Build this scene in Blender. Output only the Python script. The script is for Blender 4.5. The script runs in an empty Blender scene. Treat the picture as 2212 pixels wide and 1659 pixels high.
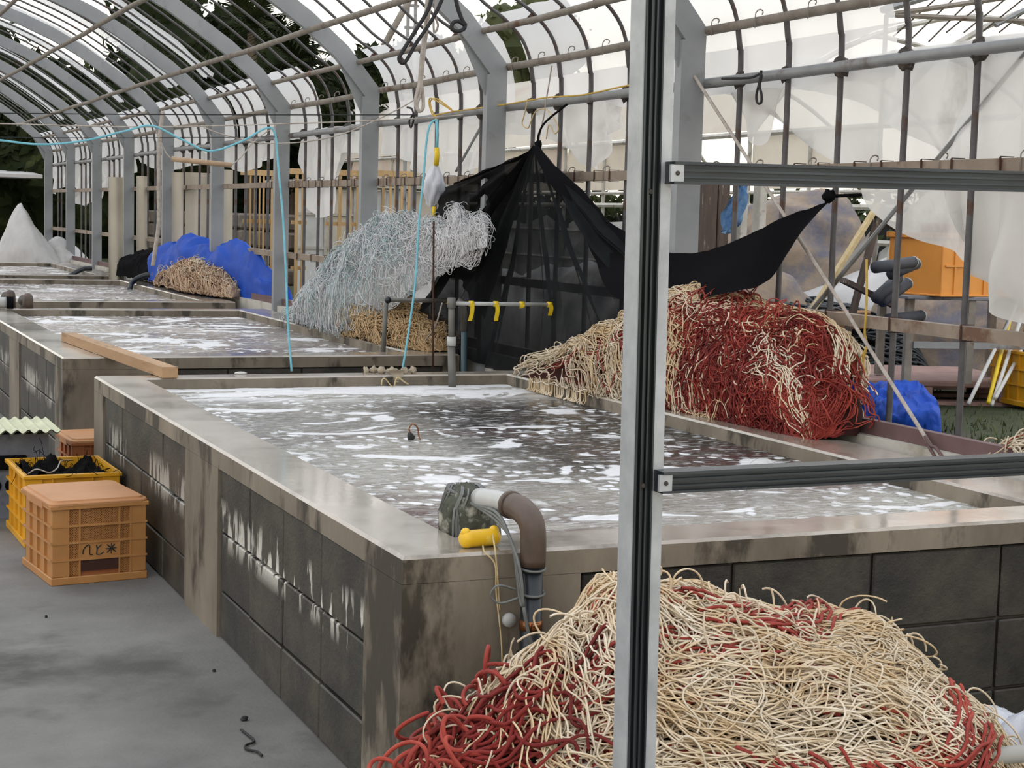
import bpy, math, random
import numpy as np
from mathutils import Vector, Matrix
random.seed(7)
RNG = np.random.default_rng(11)
SC = bpy.context.scene
COL = SC.collection
# ---------------------------------------------------------------- camera
F, CX, CY, CAMH = 3550.0, 1106.0, 829.5, 1.43
def _axes():
    v1 = np.array([-451.0, 428.0]) - np.array([CX, CY]); sl = .028
    s = (-F*F - v1 @ v1) / (v1 @ np.array([1, sl]))
    v2 = v1 + s*np.array([1, sl])
    Y = np.array([*v1, F]); Y /= np.linalg.norm(Y)
    X = np.array([*v2, F]); X /= np.linalg.norm(X)
    Z = -np.cross(Y, X)
    if Z[1] > 0: Z = -Z
    return np.array([X, Y, Z])
AX = _axes()
cam_data = bpy.data.cameras.new('camera'); cam = bpy.data.objects.new('camera', cam_data); COL.objects.link(cam)
right, down, fwd = AX[:, 0], AX[:, 1], AX[:, 2]
cam.matrix_world = Matrix(((right[0], -down[0], -fwd[0], 0), (right[1], -down[1], -fwd[1], 0),
                           (right[2], -down[2], -fwd[2], CAMH), (0, 0, 0, 1)))
cam_data.sensor_width = 36; cam_data.lens = F/2212*36; cam_data.clip_end = 300; cam_data.clip_start = .05
SC.camera = cam
# ---------------------------------------------------------------- sky (bright even overcast, warmer near the horizon)
w = bpy.data.worlds.new('sky'); SC.world = w; w.use_nodes = True
nt = w.node_tree; nt.nodes.clear()
out = nt.nodes.new('ShaderNodeOutputWorld'); bg = nt.nodes.new('ShaderNodeBackground')
tc = nt.nodes.new('ShaderNodeTexCoord'); sep = nt.nodes.new('ShaderNodeSeparateXYZ'); rmp = nt.nodes.new('ShaderNodeValToRGB')
nz = nt.nodes.new('ShaderNodeTexNoise'); nz.inputs['Scale'].default_value = 2.2; nz.inputs['Detail'].default_value = 4
mx = nt.nodes.new('ShaderNodeMix'); mx.data_type = 'RGBA'; mx.blend_type = 'MULTIPLY'; mx.inputs[0].default_value = .16
nt.links.new(tc.outputs['Generated'], sep.inputs[0]); nt.links.new(sep.outputs['Z'], rmp.inputs[0])
nt.links.new(tc.outputs['Generated'], nz.inputs['Vector'])
e = rmp.color_ramp.elements
e[0].position = 0; e[0].color = (1, .90, .74, 1); e[1].position = 1; e[1].color = (.84, .90, 1, 1)
x = e.new(.12); x.color = (1, .965, .88, 1); x = e.new(.35); x.color = (.97, .975, 1, 1)
nt.links.new(rmp.outputs[0], mx.inputs[6]); nt.links.new(nz.outputs['Color'], mx.inputs[7])
nt.links.new(mx.outputs[2], bg.inputs[0]); bg.inputs[1].default_value = 1.85
nt.links.new(bg.outputs[0], out.inputs[0])
SC.view_settings.view_transform = 'Standard'; SC.view_settings.look = 'None'
SC.view_settings.exposure = 0.0; SC.view_settings.gamma = 1; SC.view_settings.use_curve_mapping = False
# ---------------------------------------------------------------- survey helper: sight line met with a real plane of the place
def W(px, py, x=None, y=None, z=None):
    r = AX @ np.array([px-CX, py-CY, F])
    t = x/r[0] if x is not None else (y/r[1] if y is not None else (z-CAMH)/r[2])
    return np.array([r[0]*t, r[1]*t, r[2]*t+CAMH])
# ---------------------------------------------------------------- materials
MATS = {}
def _n(nt, t, **k):
    n = nt.nodes.new(t)
    for a, b in k.items(): setattr(n, a, b)
    return n
def mat(name, c1, c2=None, rough=.7, scale=6, metal=0, bump=0, bscale=None, c3=None, s3=None, t3=(.55, .7), stretch=(1, 1, 1),
        alpha=1, trans=0, spec=.5, world=False, rvar=0, detail=6):
    """c1/c2 mixed by noise; c3 = blotches or streaks with a shape of their own (rust, stains, wear)."""
    m = bpy.data.materials.new(name); m.use_nodes = True; nt = m.node_tree; L = nt.links.new
    b = nt.nodes['Principled BSDF']; b.inputs['Roughness'].default_value = rough; b.inputs['Metallic'].default_value = metal
    b.inputs['Specular IOR Level'].default_value = spec
    if world:
        g = _n(nt, 'ShaderNodeNewGeometry'); src = g.outputs['Position']
    else:
        g = _n(nt, 'ShaderNodeTexCoord'); src = g.outputs['Object']
    mp = _n(nt, 'ShaderNodeMapping'); mp.inputs['Scale'].default_value = stretch; L(src, mp.inputs[0]); v = mp.outputs[0]
    def ramp(sc, p0, p1, det=detail, vec=v):
        n = _n(nt, 'ShaderNodeTexNoise'); n.inputs['Scale'].default_value = sc; n.inputs['Detail'].default_value = det
        n.inputs['Roughness'].default_value = .62
        L(vec, n.inputs['Vector']); r = _n(nt, 'ShaderNodeMapRange'); r.inputs[1].default_value = p0; r.inputs[2].default_value = p1
        L(n.outputs[0], r.inputs[0]); return r.outputs[0], n.outputs[0]
    col = None
    if c2 is not None:
        f, _ = ramp(scale, .32, .68)
        mix = _n(nt, 'ShaderNodeMix', data_type='RGBA'); L(f, mix.inputs[0])
        mix.inputs[6].default_value = (*c1, 1); mix.inputs[7].default_value = (*c2, 1); col = mix.outputs[2]
        if rvar:
            r = _n(nt, 'ShaderNodeMapRange'); r.inputs[3].default_value = rough; r.inputs[4].default_value = min(1, rough+rvar)
            f2, _ = ramp(scale*.6, .4, .6); L(f2, r.inputs[0]); L(r.outputs[0], b.inputs['Roughness'])
    if c3 is not None:
        f, _ = ramp(s3 or scale*.7, *t3)
        mix = _n(nt, 'ShaderNodeMix', data_type='RGBA'); L(f, mix.inputs[0])
        if col is not None: L(col, mix.inputs[6])
        else: mix.inputs[6].default_value = (*c1, 1)
        mix.inputs[7].default_value = (*c3, 1); col = mix.outputs[2]
    if col is not None: L(col, b.inputs['Base Color'])
    else: b.inputs['Base Color'].default_value = (*c1, 1)
    if bump:
        _, n = ramp(bscale or scale*4, 0, 1)
        bp = _n(nt, 'ShaderNodeBump'); bp.inputs['Strength'].default_value = bump; bp.inputs['Distance'].default_value = .01
        L(n, bp.inputs['Height']); L(bp.outputs[0], b.inputs['Normal'])
    if trans or alpha < 1:
        o = nt.nodes['Material Output']; sh = b.outputs[0]
        if trans:
            t = _n(nt, 'ShaderNodeBsdfTranslucent')
            if col is not None: L(col, t.inputs[0])
            else: t.inputs[0].default_value = (*c1, 1)
            ms = _n(nt, 'ShaderNodeMixShader'); ms.inputs[0].default_value = trans; L(sh, ms.inputs[1]); L(t.outputs[0], ms.inputs[2]); sh = ms.outputs[0]
        if alpha < 1:
            t = _n(nt, 'ShaderNodeBsdfTransparent'); ms = _n(nt, 'ShaderNodeMixShader'); ms.inputs[0].default_value = alpha
            L(t.outputs[0], ms.inputs[1]); L(sh, ms.inputs[2]); sh = ms.outputs[0]
        L(sh, o.inputs['Surface'])
    MATS[name] = m; return m
def hexc(h):
    c = [int(h[i:i+2], 16)/255 for i in (0, 2, 4)]
    return tuple(((u+.055)/1.055)**2.4 if u > .04045 else u/12.92 for u in c)
H = hexc
# ---------------------------------------------------------------- mesh builder
class MB:
    def __init__(s): s.v = []; s.f = []; s.n = 0
    def add(s, v, f):
        v = np.asarray(v, float).reshape(-1, 3); f = np.asarray(f, int)
        s.v.append(v); s.f += (f + s.n).tolist() if f.ndim == 2 else [[i+s.n for i in q] for q in f]
        s.n += len(v); return s
    def hexa(s, P):   # 8 corners: bottom 4 ccw, top 4 ccw
        return s.add(P, [[3, 2, 1, 0], [4, 5, 6, 7], [0, 1, 5, 4], [1, 2, 6, 5], [2, 3, 7, 6], [3, 0, 4, 7]])
    def box(s, x0, x1, y0, y1, z0, z1):
        return s.hexa([(x0, y0, z0), (x1, y0, z0), (x1, y1, z0), (x0, y1, z0), (x0, y0, z1), (x1, y0, z1), (x1, y1, z1), (x0, y1, z1)])
    def bev(s, x0, x1, y0, y1, z0, z1, b=.006):   # box with chamfered edges
        X = (x0, x1); Y = (y0, y1); Z = (z0, z1); V = []; idx = {}
        for i in (0, 1):
            for j in (0, 1):
                for k in (0, 1):
                    sx, sy, sz = (1-2*i)*b, (1-2*j)*b, (1-2*k)*b
                    for a, p in enumerate([(X[i], Y[j]+sy, Z[k]+sz), (X[i]+sx, Y[j], Z[k]+sz), (X[i]+sx, Y[j]+sy, Z[k])]):
                        idx[(i, j, k, a)] = len(V); V.append(p)
        Fc = []
        for i in (0, 1): q = [idx[(i, j, k, 0)] for j, k in ((0, 0), (1, 0), (1, 1), (0, 1))]; Fc.append(q if i else q[::-1])
        for j in (0, 1): q = [idx[(i, j, k, 1)] for i, k in ((0, 0), (1, 0), (1, 1), (0, 1))]; Fc.append(q[::-1] if j else q)
        for k in (0, 1): q = [idx[(i, j, k, 2)] for i, j in ((0, 0), (1, 0), (1, 1), (0, 1))]; Fc.append(q if k else q[::-1])
        for j in (0, 1):
            for k in (0, 1): Fc.append([idx[(0, j, k, 1)], idx[(1, j, k, 1)], idx[(1, j, k, 2)], idx[(0, j, k, 2)]])
        for i in (0, 1):
            for k in (0, 1): Fc.append([idx[(i, 0, k, 0)], idx[(i, 1, k, 0)], idx[(i, 1, k, 2)], idx[(i, 0, k, 2)]])
        for i in (0, 1):
            for j in (0, 1): Fc.append([idx[(i, j, 0, 0)], idx[(i, j, 1, 0)], idx[(i, j, 1, 1)], idx[(i, j, 0, 1)]])
        for i in (0, 1):
            for j in (0, 1):
                for k in (0, 1): Fc.append([idx[(i, j, k, a)] for a in range(3)])
        return s.add(V, Fc)
    def bar(s, p0, p1, w, h, up=(0, 0, 1)):     # rectangular bar; w sideways, h along up
        p0 = np.array(p0, float); p1 = np.array(p1, float); d = p1-p0; d /= np.linalg.norm(d)
        sd = np.cross(d, up); sd /= max(np.linalg.norm(sd), 1e-9); u = np.cross(sd, d)
        c = [(-w/2, -h/2), (w/2, -h/2), (w/2, h/2), (-w/2, h/2)]
        return s.hexa([p0+sd*a+u*b for a, b in c]+[p1+sd*a+u*b for a, b in c])
    def tube(s, pts, r, n=6, cap=True):
        P = np.asarray(pts, float)[None]; v, f = tubes(P, r, n, cap); return s.add(v, f)
    def tubes(s, P, r, n=3, cap=False):
        v, f = tubes(P, r, n, cap); return s.add(v, f)
    def grid(s, G, closed=False):
        G = np.asarray(G, float); a, b = G.shape[:2]; I = np.arange(a*b).reshape(a, b)
        f = np.stack([I[:-1, :-1], I[1:, :-1], I[1:, 1:], I[:-1, 1:]], -1).reshape(-1, 4)
        if closed: f = np.concatenate([f, np.stack([I[:-1, -1], I[1:, -1], I[1:, 0], I[:-1, 0]], -1).reshape(-1, 4)])
        return s.add(G.reshape(-1, 3), f)
    def ball(s, c, r, n=6, m=8, sc=(1, 1, 1), noise=0):
        th = np.linspace(0, math.pi, n+1)[:, None]; ph = np.linspace(0, 2*math.pi, m, endpoint=False)[None]
        R = r*(1+noise*(RNG.random((n+1, m))-.5)); R[0] = R[0, 0]; R[-1] = R[-1, 0]
        G = np.stack([R*np.sin(th)*np.cos(ph)*sc[0]+c[0], R*np.sin(th)*np.sin(ph)*sc[1]+c[1], R*np.cos(th)*np.ones_like(ph)*sc[2]+c[2]], -1)
        return s.grid(G, True)
    def lathe(s, prof, c, n=16, axis=(0, 0, 1)):   # prof: (radius, along)
        ax = np.array(axis, float); ax /= np.linalg.norm(ax); a = np.cross(ax, (0, 1, 0) if abs(ax[1]) < .9 else (1, 0, 0)); a /= np.linalg.norm(a); b = np.cross(ax, a)
        ph = np.linspace(0, 2*math.pi, n, endpoint=False)
        G = np.array([[np.array(c)+ax*h+(a*math.cos(t)+b*math.sin(t))*r for t in ph] for r, h in prof])
        return s.grid(G, True)
    def build(s, name, m=None, parent=None, smooth=False):
        me = bpy.data.meshes.new(name)
        V = np.concatenate(s.v) if s.v else np.zeros((0, 3))
        me.from_pydata(V.tolist(), [], s.f); me.update()
        if smooth: me.polygons.foreach_set('use_smooth', [True]*len(me.polygons))
        if m is not None: me.materials.append(MATS[m] if isinstance(m, str) else m)
        return link(name, me, parent)
def link(name, me, parent=None):
    o = bpy.data.objects.new(name, me); COL.objects.link(o)
    if parent is not None: o.parent = parent; o.matrix_parent_inverse = parent_inv(parent)
    return o
def world(o):
    M = o.matrix_basis.copy()
    return (world(o.parent) @ o.matrix_parent_inverse @ M) if o.parent is not None else M
def parent_inv(p): return world(p).inverted()
def tubes(P, r, n=3, cap=False):
    """P (k,m,3) paths -> one vertex/face array of swept tubes; r scalar or (k,m)"""
    P = np.asarray(P, float); k, m, _ = P.shape
    T = np.gradient(P, axis=1); T /= np.linalg.norm(T, axis=2, keepdims=True)+1e-12
    A = np.empty_like(T); up = np.zeros((k, 3)); up[:, 2] = 1; up[np.abs(T[:, 0, 2]) > .8] = (1, .13, 0)
    a = np.cross(T[:, 0], up); a /= np.linalg.norm(a, axis=1, keepdims=True)+1e-9; A[:, 0] = a
    for j in range(1, m):      # carry the frame along the path without twist
        a = a-T[:, j]*np.sum(a*T[:, j], axis=1, keepdims=True); a /= np.linalg.norm(a, axis=1, keepdims=True)+1e-9; A[:, j] = a
    B = np.cross(A, T)
    r = np.broadcast_to(np.asarray(r, float) if np.ndim(r) else float(r), (k, m))[..., None, None]
    ang = np.arange(n)*2*math.pi/n
    V = P[:, :, None]+r*(A[:, :, None]*np.cos(ang)[:, None]+B[:, :, None]*np.sin(ang)[:, None])
    I = np.arange(k*m*n).reshape(k, m, n); J = np.roll(I, -1, axis=2)
    f = np.stack([I[:, :-1], J[:, :-1], J[:, 1:], I[:, 1:]], -1).reshape(-1, 4).tolist()
    if cap:
        for i in range(k): f.append(I[i, 0][::-1].tolist()); f.append(I[i, -1].tolist())
        return V.reshape(-1, 3), Ragged(f)
    return V.reshape(-1, 3), f
class Ragged(list): pass
def _add(s, v, f):
    v = np.asarray(v, float).reshape(-1, 3)
    n = s.n; s.f += [[int(i)+n for i in q] for q in (f.tolist() if isinstance(f, np.ndarray) else f)]
    s.v.append(v); s.n += len(v); return s
MB.add = _add
def thing(name, label, cat, loc=(0, 0, 0), group=None):
    o = bpy.data.objects.new(name, None); COL.objects.link(o); o.location = loc; o.empty_display_size = .1
    return tag(o, label, cat, group)
def tag(o, label=None, cat=None, group=None, kind=None):
    if label: o['label'] = label
    if cat: o['category'] = cat
    if group: o['group'] = group
    if kind: o['kind'] = kind
    return o
def stuff(o): o['kind'] = 'stuff'; return o
def struct(o): o['kind'] = 'structure'; return o
def copy_tree(o, parent=None):
    c = o.copy(); COL.objects.link(c)
    if parent is not None: c.parent = parent
    for ch in [k for k in o.children]: copy_tree(ch, c)
    return c
def smooth_path(pts, n=24, closed=False):
    """Catmull-Rom through points"""
    P = np.asarray(pts, float); k = len(P)
    if k == 2: t = np.linspace(0, 1, n)[:, None]; return P[0]*(1-t)+P[1]*t
    Q = np.vstack([2*P[0]-P[1], P, 2*P[-1]-P[-2]]) if not closed else np.vstack([P[-1], P, P[0], P[1]])
    seg = k-1 if not closed else k
    out = []
    for u in np.linspace(0, seg-1e-6, n):
        i = int(u); t = u-i; a, b, c, d = Q[i], Q[i+1], Q[i+2], Q[i+3]
        out.append(.5*((2*b)+(-a+c)*t+(2*a-5*b+4*c-d)*t*t+(-a+3*b-3*c+d)*t**3))
    return np.array(out)
def vnoise(P, sc, seed=0):
    """cheap smooth pseudo-noise, -1..1, on (...,3) points"""
    P = np.asarray(P, float)*sc; r = np.random.default_rng(seed); v = 0; a = 1; tot = 0
    for o in range(3):
        D = r.normal(size=(3, 3)); ph = r.random(3)*6.28
        v = v+a*np.mean([np.sin(P@D[i]*1.7+ph[i]+1.3*np.sin(P@D[(i+1) % 3]+ph[i])) for i in range(3)], axis=0); tot += a
        a *= .55; P = P*1.9
    return v/tot*1.6
# ================================================================ materials of the place
mat('floor', H('5f5d59'), H('7d7b76'), rough=.62, scale=1.6, world=True, c3=H('45433e'), s3=1.1, t3=(.52, .64), bump=.25, bscale=60, rvar=.25)
mat('coping', H('90877a'), H('afa698'), rough=.07, scale=2.0, world=True, c3=H('6b6152'), s3=3.5, t3=(.52, .68), bump=.03, bscale=24, rvar=.2, spec=.75)
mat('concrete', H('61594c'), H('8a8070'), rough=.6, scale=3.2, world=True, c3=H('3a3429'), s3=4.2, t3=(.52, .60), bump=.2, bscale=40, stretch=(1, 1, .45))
mat('wall_inside', H('35312a'), H('4b463d'), rough=.35, scale=5, world=True, bump=.2)
mat('soil', H('2c3319'), H('3d4426'), rough=.95, scale=9, world=True, bump=.9, bscale=30, c3=H('4d483c'), s3=1.3, t3=(.54, .62))
mat('grass', H('33401d'), H('4f5a30'), rough=.95, scale=12, world=True, bump=.6)
mat('steel_paint', H('7f8386'), H('8f9294'), rough=.5, scale=3, c3=H('6c6a66'), s3=5, t3=(.6, .75), bump=.05)
mat('galvanised', H('9a9ea0'), H('b4b8ba'), rough=.45, scale=14, metal=.25, bump=.04)
mat('galv_rail', H('7d7f80'), H('8d8f90'), rough=.45, scale=8, metal=.2, c3=H('5e5148'), s3=3, t3=(.56, .66))
mat('dark_rail', H('2c3133'), H('3d4345'), rough=.32, scale=8, metal=.45, stretch=(3, 3, .3), bump=.03)
mat('grey_rail', H('2e3337'), H('41474c'), rough=.32, scale=10, metal=.45, stretch=(.3, 3, 3), bump=.03)
mat('rusty_pipe', H('8a8379'), H('6d665d'), rough=.7, scale=9, c3=H('5c3f2c'), s3=6, t3=(.58, .7), bump=.15)
mat('tan_rail', H('8f8272'), H('75675a'), rough=.7, scale=6, c3=H('5f4534'), s3=5, t3=(.56, .68), bump=.1)
mat('dark_pipe', H('3f3d3d'), H('555355'), rough=.55, scale=12, c3=H('4a3226'), s3=9, t3=(.55, .65))
mat('clamp', H('2c2724'), H('4d443b'), rough=.8, scale=40, bump=.3)
mat('rust', H('4a2a1b'), H('2f1d16'), rough=.9, scale=30, bump=.3)
mat('black', (.006, .006, .007), rough=.95, spec=.04)
mat('brick_red', H('55403f'), H('6a5150'), rough=.7, scale=5)
mat('white_board', H('c9c5bb'), H('b5b0a4'), rough=.6, scale=4, c3=H('98907f'), s3=4)
_b = MATS['coping'].node_tree.nodes['Principled BSDF']; _b.inputs['Coat Weight'].default_value = .7; _b.inputs['Coat Roughness'].default_value = .2
# block wall: dark wet blocks, chalky bloom in a band under the first joint
def block_mat():
    m = mat('block', H('2a2824'), H('474339'), rough=.5, scale=7, world=True, bump=.35, bscale=70, c3=H('23211e'), s3=2.5, t3=(.5, .65))
    nt = m.node_tree; L = nt.links.new; b = nt.nodes['Principled BSDF']
    g = _n(nt, 'ShaderNodeNewGeometry'); sp = _n(nt, 'ShaderNodeSeparateXYZ'); L(g.outputs['Position'], sp.inputs[0])
    mp = _n(nt, 'ShaderNodeMapping'); mp.inputs['Scale'].default_value = (6, 26, 5); L(g.outputs['Position'], mp.inputs[0])
    n = _n(nt, 'ShaderNodeTexNoise'); n.inputs['Scale'].default_value = 1; n.inputs['Detail'].default_value = 5; L(mp.outputs[0], n.inputs['Vector'])
    zr = _n(nt, 'ShaderNodeValToRGB'); L(sp.outputs['Z'], zr.inputs[0]); e = zr.color_ramp.elements
    e[0].position = .30; e[0].color = (0, 0, 0, 1); e[1].position = .37; e[1].color = (1, 1, 1, 1)
    q = e.new(.43); q.color = (.75, .75, .75, 1); q = e.new(.48); q.color = (0, 0, 0, 1)
    yr = _n(nt, 'ShaderNodeMapRange'); yr.inputs[1].default_value = 5.9; yr.inputs[2].default_value = 4.6; yr.inputs[3].default_value = .5; L(sp.outputs['Y'], yr.inputs[0])
    xr = _n(nt, 'ShaderNodeMath', operation='LESS_THAN'); xr.inputs[1].default_value = 1.5; L(sp.outputs['X'], xr.inputs[0])
    m1 = _n(nt, 'ShaderNodeMath', operation='MULTIPLY'); L(zr.outputs[0], m1.inputs[0]); L(yr.outputs[0], m1.inputs[1])
    m3 = _n(nt, 'ShaderNodeMath', operation='MULTIPLY'); L(m1.outputs[0], m3.inputs[0]); L(xr.outputs[0], m3.inputs[1])
    n2_ = _n(nt, 'ShaderNodeTexNoise'); n2_.inputs['Scale'].default_value = 3.3; n2_.inputs['Detail'].default_value = 3; L(g.outputs['Position'], n2_.inputs['Vector'])
    ad = _n(nt, 'ShaderNodeMath', operation='MULTIPLY_ADD'); L(n2_.outputs[0], ad.inputs[0]); ad.inputs[1].default_value = .9; ad.inputs[2].default_value = -.45; ad2 = _n(nt, 'ShaderNodeMath', operation='ADD'); L(ad.outputs[0], ad2.inputs[0]); L(n.outputs[0], ad2.inputs[1])
    nr = _n(nt, 'ShaderNodeMapRange'); nr.inputs[1].default_value = .56; nr.inputs[2].default_value = .61; L(ad2.outputs[0], nr.inputs[0])
    m2 = _n(nt, 'ShaderNodeMath', operation='MULTIPLY'); L(nr.outputs[0], m2.inputs[0]); L(m3.outputs[0], m2.inputs[1])
    old = b.inputs['Base Color'].links[0].from_socket
    mix = _n(nt, 'ShaderNodeMix', data_type='RGBA'); L(m2.outputs[0], mix.inputs[0]); L(old, mix.inputs[6]); mix.inputs[7].default_value = (*H('dad6ca'), 1)
    L(mix.outputs[2], b.inputs['Base Color'])
block_mat()
mat('mortar', H('3a362f'), H('4e4a42'), rough=.8, scale=20, world=True, bump=.2)
def water_mat(name, deep, froth, cover, tint=None):
    m = bpy.data.materials.new(name); m.use_nodes = True; nt = m.node_tree; L = nt.links.new; b = nt.nodes['Principled BSDF']
    g = _n(nt, 'ShaderNodeNewGeometry'); P = g.outputs['Position']
    def noise(sc, st=(1, 1, 1), det=5, dist=0):
        mp = _n(nt, 'ShaderNodeMapping'); mp.inputs['Scale'].default_value = st; L(P, mp.inputs[0])
        n = _n(nt, 'ShaderNodeTexNoise'); n.inputs['Scale'].default_value = sc; n.inputs['Detail'].default_value = det; n.inputs['Distortion'].default_value = dist
        L(mp.outputs[0], n.inputs['Vector']); return n.outputs[0]
    def mr(v, a, c, lo=0, hi=1):
        r = _n(nt, 'ShaderNodeMapRange'); r.inputs[1].default_value = a; r.inputs[2].default_value = c; r.inputs[3].default_value = lo; r.inputs[4].default_value = hi
        L(v, r.inputs[0]); return r.outputs[0]
    def mth(op, a, c):
        r = _n(nt, 'ShaderNodeMath', operation=op)
        for i, q in enumerate((a, c)):
            if isinstance(q, (int, float)): r.inputs[i].default_value = q
            else: L(q, r.inputs[i])
        return r.outputs[0]
    big = mr(noise(.9, dist=.4), .38, .62)                # murky, frothy water against clear dark water
    if tint is not None:                                   # dark patch: reflection of black cloth and nets painted into the water colour
        sp = _n(nt, 'ShaderNodeSeparateXYZ'); L(P, sp.inputs[0])
        clear = mr(sp.outputs['X'], 1.95, 2.5)  # extent of the painted dark reflection, across and along the tank
        cy = mth('MULTIPLY', mr(sp.outputs['Y'], 4.5, 5.0), mr(sp.outputs['Y'], 7.3, 6.7))
        clear = mth('MULTIPLY', clear, cy); big = mth('MULTIPLY', mth('SUBTRACT', 1, mth('MULTIPLY', clear, .92)), mr(big, 0, 1, .45, 1))
    mixc = _n(nt, 'ShaderNodeMix', data_type='RGBA'); L(big, mixc.inputs[0]); mixc.inputs[6].default_value = (*deep, 1); mixc.inputs[7].default_value = (*froth, 1); col = mixc.outputs[2]
    red = mr(noise(1.6, dist=.5, det=6), .50, .66); rr = _n(nt, 'ShaderNodeMix', data_type='RGBA'); L(mth('MULTIPLY', red, .4), rr.inputs[0]); L(col, rr.inputs[6])
    rr.inputs[7].default_value = (*(tint or H('6d5560')), 1); col = rr.outputs[2]
    if tint is not None:
        near = mth('MULTIPLY', mr(sp.outputs['Y'], 5.1, 4.4), mr(sp.outputs['X'], 2.3, 1.8)); rt = mth('MULTIPLY', mr(sp.outputs['X'], 2.75, 3.0), mth('MULTIPLY', mr(sp.outputs['Y'], 5.6, 5.2), mr(sp.outputs['Y'], 4.2, 4.6)))
        mm = mth('MULTIPLY', mth('MAXIMUM', near, rt), mr(noise(7, st=(.6, 1.6, 1), det=5), .40, .58)); r2 = _n(nt, 'ShaderNodeMix', data_type='RGBA'); L(mth('MULTIPLY', mm, .8), r2.inputs[0]); L(col, r2.inputs[6]); r2.inputs[7].default_value = (*H('4a2426'), 1); col = r2.outputs[2]
    # froth islands: small round flecks and long drifting streaks
    vo = _n(nt, 'ShaderNodeTexVoronoi'); vo.inputs['Scale'].default_value = 17; mp = _n(nt, 'ShaderNodeMapping'); mp.inputs['Scale'].default_value = (1, .8, 1); L(P, mp.inputs[0])
    dn = _n(nt, 'ShaderNodeMix', data_type='VECTOR'); dn.inputs[0].default_value = .04
    nn = _n(nt, 'ShaderNodeTexNoise'); nn.inputs['Scale'].default_value = 20; L(P, nn.inputs['Vector']); L(mp.outputs[0], dn.inputs[4]); L(nn.outputs['Color'], dn.inputs[5]); L(dn.outputs[1], vo.inputs['Vector'])
    fleck = mr(vo.outputs[0], .40, .28); patch = mr(noise(2.6, det=3), .45, .56)
    fl = mth('MULTIPLY', fleck, patch)
    st = mr(noise(2.0, st=(1, 1.6, 1), det=8, dist=1.2), .60-cover, .625-cover)
    fine = mr(noise(34, st=(.5, 1.3, 1), det=4), .55, .62)
    if tint is not None:   # froth driven against the far end, thinning towards the middle
        band = mth('MULTIPLY', mr(sp.outputs['Y'], 6.95, 7.35), mr(noise(2.4, st=(.5, 2.2, 1), det=6, dist=.8), .42, .50)); st = mth('MAXIMUM', st, band)
    fo = mth('MAXIMUM', fl, mth('MULTIPLY', mth('MAXIMUM', st, mth('MULTIPLY', fine, .45)), .9))
    fm = _n(nt, 'ShaderNodeMix', data_type='RGBA'); L(fo, fm.inputs[0]); L(col, fm.inputs[6]); fm.inputs[7].default_value = (.80, .80, .80, 1)
    L(fm.outputs[2], b.inputs['Base Color'])
    L(mr(fo, 0, 1, .07, .6), b.inputs['Roughness']); b.inputs['IOR'].default_value = 1.33
    h1 = noise(20, st=(.55, 1.5, 1), det=5, dist=.8); h2 = noise(6, det=3)
    hh = mth('ADD', mth('MULTIPLY', h1, 1.0), mth('ADD', mth('MULTIPLY', h2, .5), mth('MULTIPLY', fo, .25)))
    bp = _n(nt, 'ShaderNodeBump'); bp.inputs['Strength'].default_value = 1; bp.inputs['Distance'].default_value = .022; L(hh, bp.inputs['Height']); L(bp.outputs[0], b.inputs['Normal'])
    MATS[name] = m
water_mat('water_near', H('0a0907'), H('bab7ad'), .012, tint=H('543538'))
water_mat('water_far', H('7a736c'), H('b9b2a8'), .025)
mat('film', (.92, .92, .91), (.86, .86, .85), rough=.35, scale=2.5, trans=.55, alpha=.78, world=True, bump=.3, bscale=5)
mat('film_dirty', (.80, .79, .77), (.70, .69, .66), rough=.4, scale=2, trans=.45, alpha=.86, world=True, bump=.4, bscale=5, c3=(.42, .41, .40), s3=1.3, t3=(.56, .7))
mat('film_thin', (.78, .78, .77), (.66, .66, .65), rough=.35, scale=3, trans=.5, alpha=.8, world=True, bump=.3, bscale=5)

# ================================================================ setting
o = struct(MB().box(-9, 3.66, -3, 44, -.1, 0).build('floor', 'floor'))
g = MB(); n1, n2 = 50, 70
X = np.linspace(3.72, 40, n1)[:, None]+0*np.zeros(n2); Y = np.linspace(-2, 60, n2)[None]+0*X
Z = .45+.03*vnoise(np.stack([X, Y, 0*X], -1), .6, 3); g.grid(np.stack([X, Y, Z], -1)); struct(g.build('ground_outside', 'soil', smooth=True))
struct(MB().box(3.66, 3.72, 1, 30, 0, .66).build('retaining_wall', 'white_board'))
struct(MB().box(-40, 60, 44, 90, -.3, .2).build('ground_far', 'soil'))

# ---------------------------------------------------------------- the greenhouse frame
ARCH = [(3.70, 2.27), (3.48, 2.53), (3.23, 2.735), (2.79, 3.03), (2.5, 3.185), (2.2, 3.31), (1.95, 3.395), (1.3, 3.56), (.6, 3.65), (0, 3.68)]
ARCH_ALL = ARCH+[(-x, z) for x, z in ARCH[-2::-1]]
gh = thing('greenhouse_frame', 'grey steel arched greenhouse skeleton of columns, roof beams and thin ribs over the tanks', 'greenhouse frame', (3.7, 6.5, 0))
cy = [-.2, 2.0, 4.02]+[6.52+2.235*k for k in range(0, 10)]
def column(y, x=3.69):
    m = MB()
    m.box(x-.06, x+.06, y-.03, y+.03, .0, 2.24)
    return m
col0 = column(0).build('column', 'steel_paint').data
bm_ = MB()
A = np.array([(3.69, 2.12)]+ARCH_ALL+[(-3.69, 2.12)]); n = len(A); T = np.gradient(A, axis=0); T /= np.linalg.norm(T, axis=1)[:, None]; N = np.stack([-T[:, 1], T[:, 0]], 1)
if N[0, 1] > 0: N = -N
ring = []
for i in range(n):
    for dy, dn in ((-.028, -.06), (.028, -.06), (.028, .06), (-.028, .06)):
        q = A[i]+N[i]*dn; ring.append((q[0], dy, q[1]))
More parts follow.
